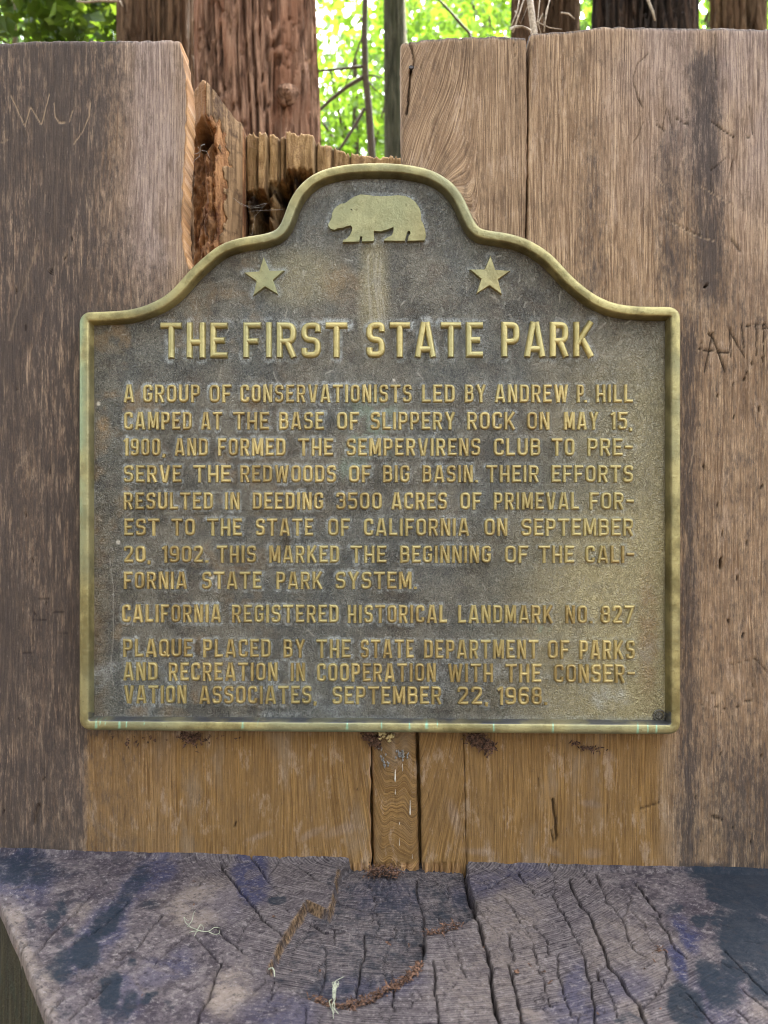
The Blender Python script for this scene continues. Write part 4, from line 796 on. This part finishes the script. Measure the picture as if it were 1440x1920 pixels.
for cx, cy, r_ in ((1046, 619, 5), (400, 1082, 4.5), (186, 757, 4), (223, 1017, 4), (1236, 1340, 5), (740, 713, 3), (408, 1095, 3.5), (738, 325, 2.2), (553, 1267, 2)): chip = np.maximum(chip, blob(x+3*fbm(x/3, y/3, 3), y, cx, cy, r_, r_*1.1))
# rim's shadow painted on the plate under its upper curve and at right
ins_d = pdist(x, y, [tuple(q) for q in (tp+nr*21)[::3]], 30); shade_grime = .9*(1-sst(2, 17, ins_d))*sst(-30, 30, x-300+0*y)
shade_grime = np.maximum(shade_grime, .8*sst(1240, 1250, x)*(1-sst(1200, 1340, y))); shade_grime = np.maximum(shade_grime, .8*blob(x, y, 538, 1016, 10, 14))
scr = np.zeros_like(x)
for k in range(120):
    a, b_ = rng.uniform(200, 1200), rng.uniform(470, 720) if k < 85 else rng.uniform(330, 1330); an = rng.normal()*.5+(1.5 if rng.random() < .8 else 0); L = rng.uniform(6, 22)
    p = [(a, b_), (a+math.cos(an)*L*.5+rng.normal(), b_+math.sin(an)*L*.5), (a+math.cos(an)*L, b_+math.sin(an)*L)]
    scr = np.maximum(scr, (1-sst(.3, 1.9, pdist(x, y, p, 5)))*rng.uniform(.4, 1))
for k in range(7): a = 690+k*4+rng.normal()*2; p = [(a, 470+rng.random()*20), (a+rng.normal()*4, 530), (a+8+rng.normal()*3, 600+rng.random()*20)]; scr = np.maximum(scr, (1-sst(.3, 2.2, pdist(x, y, p, 5)))*.55)
scr = np.maximum(scr, (1-sst(.3, 1.5, pdist(x, y, [(206, 1050), (212, 1100), (213, 1190), (207, 1250), (214, 1290)], 4)))*.6)
dep = (fbm(x/40, y/40, 3)-.5)*.0012+(fbm(x/6, y/6, 6)-.5)*.0006
X, Z = XZ(x, y, NP); V = wallpt(X, Z, NP-dep)
me = slab_mesh('back_plate', V, dict(halo=halo, yel=yel, rust=rust, verd=verd, chip=chip, shade_grime=np.clip(shade_grime, 0, 1), scr=scr), (0, .014, 0))
link('back_plate', me, M_PLATE, plq)

# ------------------------------------------------------------------ small things on and about the stump
def seat_pt(px, py, up=0.): a, b = seat_xy(px, py); return np.array([float(a), float(b), CZ+L0+SX*float(a)+up])
def lichen(label, strands, r_):
    b = BM(); c0 = seat_pt(*strands[0][0][:2]); o = empty('lichen_strand', tuple(c0), label, 'lichen', 'pale lichen strands on the seat')
    for st in strands:
        P = [seat_pt(p[0], p[1], p[2]) for p in st]; P = np.array(P); n = len(P); t = np.linspace(0, n-1, n*6)
        Q = np.c_[[np.interp(t, range(n), P[:, i]) for i in range(3)]].T
        for _ in range(3): Q[1:-1] = (Q[:-2]+Q[1:-1]*2+Q[2:])/4
        b.tube(Q, np.linspace(r_, r_*.5, len(Q)), 5)
    b.build('strand', M_LICHEN, o, True)
h_ = .003
lichen('thin curly pale lichen strand lying flat on the left half of the seat', [[(370, 1748, h_), (358, 1743, h_), (348, 1736, .004), (344, 1727, .006), (350, 1731, .004), (354, 1730, h_)], [(352, 1742, h_), (360, 1735, .006), (363, 1725, .009), (366, 1719, .008)], [(370, 1748, h_), (380, 1754, .005), (392, 1752, .004), (402, 1747, .006), (413, 1746, .004)], [(392, 1752, h_), (403, 1760, .005), (411, 1758, .005), (412, 1750, .004)], [(372, 1750, h_), (362, 1752, .004), (354, 1753, h_)], [(370, 1748, h_), (376, 1743, .007), (382, 1746, .005), (380, 1753, .004)], [(368, 1752, h_), (364, 1760, h_)]], .0006)
tuft = []
for k in range(13):
    x0, y0 = 627+rng.normal()*2, 1880+rng.normal()*4; up = rng.choice([-1, 1]); tuft.append([(x0, y0, .004), (x0+rng.normal()*3, y0+up*10, .008), (x0+rng.normal()*5-up*1, y0+up*(18+rng.random()*8), .008), (x0+rng.normal()*6-up*3, y0+up*(22+rng.random()*12), .005)])
lichen('upright tuft of pale green lichen in the needle litter at the seat front', tuft, .0006)
lichen('single short white lichen curl at the corner of the sunken heart block', [[(504, 1822, .003), (510, 1824, .006), (514, 1829, .006), (515, 1836, .003)]], .0011)
def litter(name, label, pts, n_, spread, seat=True, size=.007, kind='stuff'):
    b = BM(); P = np.array(pts, float); seg = np.r_[0, np.cumsum(np.hypot(*np.diff(P, axis=0).T))] if len(P) > 1 else None
    for k in range(n_):
        if seg is not None:
            t = rng.random()*seg[-1]; px, py = np.interp(t, seg, P[:, 0]), np.interp(t, seg, P[:, 1])
        else: px, py = P[0]
        px += rng.normal()*spread; py += rng.normal()*spread*.8; L = size*rng.uniform(.4, 1.5); a = rng.uniform(0, 6.28)
        if seat: c = seat_pt(px, py, rng.uniform(-.008, .003)); d = np.array([math.cos(a), math.sin(a), rng.normal()*.35])*L; w_ = np.array([-math.sin(a), math.cos(a), rng.normal()*.4])
        else: X, Z = XZ(px, py, .002); c = wallpt(X, Z, rng.uniform(0, .008)); d = np.array([math.cos(a), rng.normal()*.4, math.sin(a)])*L; w_ = np.array([-math.sin(a), rng.normal()*.4, math.cos(a)])
        w_ = w_*rng.uniform(.0005, .0016)*(1 if rng.random() < .85 else 2.2)
        m = c+d*.5+np.array([0, -.001 if not seat else 0, .001]); b.add([c-w_*.4, c+w_*.4, m+w_, m-w_, c+d], [(0, 1, 2, 3), (3, 2, 4)])
    return tag(b.build(name, M_LITTER), label, 'litter', None, kind)
litter('needle_litter', 'reddish brown needle litter filling the curved crack at the front of the heart', [(790, 1806), (766, 1834), (724, 1858), (686, 1876), (650, 1890), (615, 1886), (588, 1872)], 620, 4.2)
litter('needle_litter', 'reddish brown needle litter in the short crack right of the heart', [(797, 1750), (830, 1744), (864, 1732)], 130, 3)
litter('needle_litter', 'reddish brown needle litter heaped against the back at the dark crack', [(690, 1632), (720, 1630), (750, 1634)], 240, 4, True, .006)
litter('needle_litter', 'rusty bark litter clinging below the plaque over the wide crack', [(680, 1380), (700, 1384), (708, 1400)], 170, 5, False, .006)
litter('needle_litter', 'rusty bark litter clinging below the plaque at its left', [(340, 1378), (372, 1384), (365, 1392)], 130, 6, False, .006)
litter('needle_litter', 'matted brown litter clump hanging below the plaque right of the thin crack', [(880, 1380), (905, 1392), (918, 1404)], 330, 7, False, .007)
litter('needle_litter', 'thin brown litter trail below the right part of the plaque', [(1075, 1390), (1095, 1403), (1115, 1402), (1130, 1406)], 60, 3, False, .006)
litter('needle_litter', 'sparse litter caught in webs below the left end of the plaque', [(190, 1384), (220, 1390), (470, 1384)], 45, 6, False, .005)
litter('needle_litter', 'small rusty flake of litter on the right half of the seat', [(1246, 1780), (1230, 1788)], 18, 3)
pp = [(rng.uniform(60, 1400), rng.uniform(1650, 1910)) for _ in range(16)]
litter('needle_litter', 'few loose needles and crumbs scattered over the whole seat', pp, 46, 60, True, .006)
# cobwebs
def web(label, lines, n0, r_=.00025):
    X, Z = XZ(*lines[0][0], n0); o = empty('cobweb', tuple(wallpt(X, Z, n0)), label, 'cobweb', 'cobwebs'); b = BM()
    for ln in lines:
        P = []
        for px, py in ln: X, Z = XZ(px, py, n0); P.append(wallpt(X, Z, n0+rng.normal()*.003))
        b.tube(P, r_, 4)
    b.build('threads', M_WEB, o)
web('torn cobweb hung with debris in the rotten hollow of the splintered shard', [[(372, 277), (376, 283), (378, 275), (384, 270)], [(376, 283), (374, 292), (366, 300), (362, 303)], [(378, 282), (388, 285), (392, 293)], [(376, 283), (370, 290), (365, 289)]], -.05, .0004)
web('faint cobweb threads across the dark cavity behind the plaque', [[(437, 370), (455, 386), (480, 388), (498, 376)], [(445, 378), (470, 392), (492, 388)], [(465, 396), (500, 395), (530, 392)], [(472, 440), (478, 405), (500, 380)]], -.10, .00018)
# nail at the left edge of the right boards
b = BM(); X, Z = XZ(771, 129, .004); c = wallpt(X, Z, .004); b.tube([c+[0, -.004, .0005], c+[0, -.003, 0], c+[0, 0, 0], c+[0, .02, 0]], [.0036, .0042, .0018, .0016], 10)
tag(b.build('nail', M_IRON), 'dark bent iron nail driven near the top left edge of the right board', 'nail')

# ------------------------------------------------------------------ trees behind
def trunk_mesh(name, pa, pb, wa, wb, Y, seed, top=9., nz=420, na=220, ridge=.05, mat=None, parent=None, base_flare=.15):
    """pa,pb: centre px at image y=0 and y=250; wa,wb widths px there"""
    za, zb = CZ+960/F*Y, CZ+710/F*Y; xa, xb = (pa-720)/F*Y, (pb-720)/F*Y; ra, rb = wa/2/F*Y, wb/2/F*Y
    z = np.unique(np.r_[np.linspace(-.05, CZ+.3*Y, 50), np.linspace(CZ+.3*Y, za+.6, nz), np.linspace(za+.6, top, 40)])
    cx = xb+(xa-xb)*(z-zb)/(za-zb); r0 = np.maximum(.02, rb+(ra-rb)*(z-zb)/(za-zb))*(1+base_flare*np.exp(-z/.5))
    a = np.linspace(0, 2*math.pi, na, endpoint=False); A_, Z_ = np.meshgrid(a, z)
    sc_ = 1/(.25+rb)
    aa = A_/(2*math.pi)*na*.18
    # periodic bark ridges
    wv_ = .35*(fbm(Z_*2.2, A_*1.2, seed+2)-.5); u1 = np.cos(A_+wv_*.5)*5.5; u2 = np.sin(A_+wv_*.5)*5.5
    n1 = fbm(u1*1.5+Z_*.55+seed, u2*1.5-Z_*.45, seed, 3); n2 = fbm(u1*4+seed+Z_*.8, u2*4-Z_*.7, seed+5, 3)
    fur = np.abs(n1-.5)*2; rad = r0[:, None]*(1-ridge*2.4*np.exp(-(fur/.09)**2)-ridge*1.0*np.exp(-((np.abs(n2-.5)*2)/.07)**2)+ridge*1.2*(np.minimum(fur, .35)-.2)+ridge*1.2*(n2-.5)+.04*(fbm(A_*0+Z_*1.2, np.cos(A_)+np.sin(A_), seed+9)-.5))
    V = np.stack([cx[:, None]+rad*np.cos(A_), Y+rad*np.sin(A_), Z_], -1)
    return link(name, mesh_np(name, V, grid_faces(len(z), na, True)), mat, parent), (xb, Y, 0)
def conifer(label, pa, pb, wa, wb, Y, seed, mat, ridge=.06, group='redwood trunks behind the stump', name='redwood_tree'):
    x = (pb-720)/F*Y; o = empty(name, (x, Y, 0), label, 'tree', group)
    trunk_mesh('trunk', pa, pb, wa, wb, Y, seed, mat=mat, parent=o, ridge=ridge); return o
CAN = None
rw = conifer('thick reddish redwood trunk with deep bark furrows, rising behind the broken hollow', 481, 485, 222, 226, 3.0, 3, M_RED, .075)
conifer('brown redwood trunk just left of the thickest one, rising behind the left slab', 294, 296, 142, 144, 3.7, 5, M_BROWNB, .07)
conifer('dark red trunk hung with dry vines, behind the split between the right slabs', 1022, 1022, 124, 126, 4.2, 8, M_BROWNB, .07)
CAN = conifer('nearly black thick trunk behind the middle of the right slab', 1210, 1210, 186, 190, 3.4, 11, M_DARKB, .09)
conifer('brown striped trunk at the right edge, right of the nearly black one', 1384, 1384, 98, 100, 4.6, 14, M_BROWNB, .08)
conifer('slim grey green trunk beside the left edge of the right slab', 738, 739, 38, 37, 5.2, 17, M_GREY, .05, 'slim trunks behind the stump', 'slim_tree')
# knot on the thick trunk
def tubes(bm, *ls):
    for Y, rads, pts in ls: bm.tube([at(p[0], p[1], Y+(p[2] if len(p) > 2 else 0)) for p in pts], np.linspace(rads[0], rads[1], len(pts)), 7)
c = np.array(at(540, 178, 2.785)); b = BM()
for k, rad in enumerate((.034, .026, .017, .009)):
    b.tube([c+np.array([math.cos(q)*rad*(1+.15*math.sin(3*q+k)), -.008*k+.006*math.sin(2*q), math.sin(q)*rad*.95]) for q in np.linspace(0, 2*math.pi, 19)], .009-.0012*k, 6)
b.build('bark_knot', M_RED, rw, True)

LEAF = np.array([(0, 0, 0), (.32, .45, .06), (0, 1., -.06), (-.32, .45, .06)])
def leaves_mesh(name, cents, spread, per, size, mat, parent, seed):
    r_ = np.random.default_rng(seed); n = len(cents)*per
    c = np.repeat(np.array(cents), per, 0)+r_.normal(size=(n, 3))*np.array(spread)
    ax = r_.normal(size=(n, 3)); ax[:, 2] -= .25; ax /= np.linalg.norm(ax, axis=1)[:, None]
    up = r_.normal(size=(n, 3))*.8+np.array((0, 0, 1.)); sd = np.cross(ax, up); sd /= np.linalg.norm(sd, axis=1)[:, None]+1e-9; nn = np.cross(sd, ax)
    s_ = size*r_.uniform(.6, 1.35, n)
    V = c[:, None, :]+s_[:, None, None]*(LEAF[None, :, 0:1]*sd[:, None]*1.25+LEAF[None, :, 1:2]*ax[:, None]+LEAF[None, :, 2:3]*nn[:, None])
    Fq = np.arange(n*4).reshape(n, 4); cl = np.repeat(r_.random(len(cents)), per); var = np.clip(.55*cl+.45*r_.random(n), 0, 1)
    return link(name, mesh_np(name, V, Fq, {'var': np.repeat(var, 4)}, False), mat, parent)
def broadleaf(label, x, y, h0, rad, ncl, per, size, seed, mat=M_LEAF, squash=.8, tr=.09, group='sunlit broadleaf trees behind the trunks', name='broadleaf_tree'):
    r_ = np.random.default_rng(seed); o = empty(name, (x, y, 0), label, 'tree', group); b = BM()
    top = np.array((x+r_.normal()*.2, y, h0+rad*.5)); b.tube([(x, y, -.05), (x+r_.normal()*.06, y, h0*.5), top], [tr, tr*.75, tr*.25], 8); cents = []
    for k in range(ncl):
        v = r_.normal(size=3); v /= np.linalg.norm(v); q = np.array((x, y, h0))+v*rad*r_.random()**.45*np.array((1, 1, squash)); cents.append(q)
        if k % 9 == 0:
            s_ = np.array((x, y, h0-rad*.5+r_.random()*rad*.7)); m = (s_+q)/2+(0, 0, .12); b.tube([s_, m, q], [tr*.22, tr*.13, .004], 5)
    b.build('trunk', M_TWIG, o); leaves_mesh('crown', cents, (rad*.13,)*3, per, size, mat, o, seed+1); return o
broadleaf('sunlit tree seen in the gap right of the thickest trunk', -.35, 7.4, 4.9, 1.9, 104, 70, .085, 21)
broadleaf('yellow green tree seen between the slim grey trunk and the vine trunk', 1.25, 8.6, 6.6, 2.0, 96, 70, .09, 22)
broadleaf('bright tree behind the left slab at the left edge', -3.9, 8.2, 6.4, 2.1, 110, 66, .09, 23)
broadleaf('pale sunlit tree left of the brown redwood trunk', -2.6, 9.6, 7.2, 1.8, 72, 60, .095, 24)
broadleaf('sunlit tree behind the gap between the black trunk and its right neighbour', 3.4, 8.2, 6.3, 2.0, 70, 60, .09, 25)
broadleaf('bright tree behind the right edge, beyond the striped trunk', 5.6, 9.4, 7.0, 2.2, 70, 60, .10, 26)
broadleaf('far taller pale green tree beyond the nearer crowns in the central gap', .6, 14.5, 9.2, 3.2, 130, 64, .15, 27)
broadleaf('far pale green tree beyond the crowns at the left', -5.6, 15, 10.2, 3.2, 60, 60, .15, 28)
broadleaf('far pale green tree beyond the crowns at the right', 6.8, 15, 10.4, 3.4, 60, 60, .15, 29)
broadleaf('dark leafy shrub tree overhanging the top of the left slab', -1.72, 4.2, 4.1, .55, 42, 60, .075, 30, M_LEAFD, .9, .03, 'leafy saplings behind the left slab', 'shrub')
r_ = np.random.default_rng(5); cc = []
for k in range(90):
    v = r_.normal(size=3); v /= np.linalg.norm(v); cc.append(np.array((1.25, 3.7, 6.9))+v*r_.random()**.4*np.array((1.75, 1.5, 1.7)))
leaves_mesh('crown', cc, (.28, .28, .16), 70, .11, M_LEAFD, CAN, 77)  # out-of-view crown added to keep the sun off the stump
# thin saplings and dry vines
def sapling(name, label, loc, mat, ls, group=None, cat='sapling'):
    o = empty(name, loc, label, cat, group); b = BM(); tubes(b, ls[0]); b.build('trunk', mat, o, True)
    for l_ in ls[1:]: b = BM(); tubes(b, l_); b.build('branch', mat, o, True)
    return o
Ys = 4.3; gx = (705-720)/F*Ys
sapling('sapling', 'thin dark sapling with slanting side branches in the bright gap', (gx, Ys, 0), M_TWIG, [
 (Ys, (.026, .012), [(706, 1463), (700, 600), (697, 292), (692, 210), (685, 140), (683, 60), (685, 0), (688, -160), (690, -300)]),
 (Ys, (.009, .005), [(684, 124), (650, 128), (597, 133), (560, 140)]), (Ys, (.013, .007), [(684, 142), (650, 163), (620, 187), (600, 206), (570, 226)]), (Ys, (.011, .006), [(683, 204), (668, 232), (650, 260), (634, 284), (622, 300)]), (Ys, (.006, .003), [(682, 60), (668, 100), (655, 140), (646, 165)]), (Ys, (.006, .003), [(684, 28), (668, 46), (648, 60)]), (Ys, (.005, .003), [(686, 140), (702, 142), (718, 146)]), (Ys, (.005, .003), [(690, 150), (700, 165), (715, 178)])], 'thin saplings')
sapling('sapling', 'pale whitish stem just right of the slim grey green trunk', ((757-720)/F*5.6, 5.6, 0), M_PSTEM, [(5.6, (.022, .018), [(762, 1347), (761, 300), (758, 80), (755, 0), (752, -200)])], 'thin saplings')
sapling('sapling', 'thin brown stem at the far left edge above the left slab', ((29-720)/F*4., 4., 0), M_PTWIG, [(4., (.016, .010), [(32, 1500), (30, 300), (28, 70), (25, 0), (20, -150)])], 'thin saplings')
sapling('sapling', 'thin bent stem reaching across the sky above the right slab', ((905-720)/F*5, 5., 0), M_TWIG, [(5., (.013, .006), [(910, 1393), (905, 200), (880, 62), (860, 40), (838, 15), (815, -8), (780, -60)])], 'thin saplings')
sapling('sapling', 'pale stem half hidden in leaves above the left slab', ((104-720)/F*5, 5., 0), M_PTWIG, [(5., (.024, .02), [(108, 1393), (107, 300), (103, 60), (97, 0), (92, -150)])], 'thin saplings')
b = BM(); Yv = 1.9
for l_ in ((Yv, (.0032, .002), [(958, 54), (965, 50, -.1), (980, 50, -.15), (994, 56, -.1), (1000, 75)]), (Yv, (.009, .0075), [(1004, 130), (1001, 60), (996, 20), (988, -40)]), (Yv, (.0025, .0015), [(962, 60), (972, 30), (985, -10)]), (Yv, (.002, .0012), [(1000, 60), (1018, 25), (1020, 50), (1030, 0)]), (Yv, (.002, .0012), [(966, 20), (976, 45), (990, 10), (984, -20)]), (Yv, (.0016, .001), [(1020, 60), (1024, 20), (1035, -10)]), (Yv, (.0016, .001), [(1005, 40), (1030, 52), (1052, 55)]), (Yv, (.0022, .0014), [(1052, 24), (1066, 26), (1078, 36), (1070, 30)]), (Yv, (.0014, .001), [(1012, 0), (1008, 40), (1016, 70)]), (Yv, (.002, .0015), [(975, -10), (970, 20), (958, 50)])): tubes(b, l_)
tag(b.build('dry_vine', M_PTWIG, None, True), 'tangle of dry pale vines hanging over the split at the top of the right slabs', 'vine')
b = BM(); tubes(b, (2.4, (.005, .003), [(1205, -40), (1215, 0), (1224, 22), (1228, 38)])); tag(b.build('dry_twig', M_PTWIG, None, True), 'single dry twig hanging in front of the nearly black trunk', 'twig', 'dry twigs')
b = BM(); tubes(b, (3., (.006, .003), [(225, -4), (218, 2), (190, 1), (160, 4), (143, 2)]), (3., (.004, .002), [(224, 0), (230, 12)])); tag(b.build('dry_twig', M_PTWIG, None, True), 'pale dry twig lying across the leaves left of the brown trunk', 'twig', 'dry twigs')

# ------------------------------------------------------------------ unseen woods added on the near side to block and shape the skylight
r_ = np.random.default_rng(99); cc = []
while len(cc) < 640:
    az = r_.uniform(-115, 115); z = r_.uniform(.3, 11.5); rad_ = r_.uniform(6.5, 9.5); el = math.degrees(math.atan2(z-1.5, rad_))
    if 10 < az < 85 and el > 16 and r_.random() > .10: continue
    if el > 42 and r_.random() > (.75 if az < 0 else .4): continue
    cc.append((rad_*math.sin(R(az)), -rad_*math.cos(R(az))+.6, z))
woods = leaves_mesh('light_shaping_woods', cc, (.55, .55, .45), 26, .36, M_WOODS, None, 98)
tag(woods, 'unseen dark woods added in front of the stump to shape the light', 'woods', None, 'stuff')
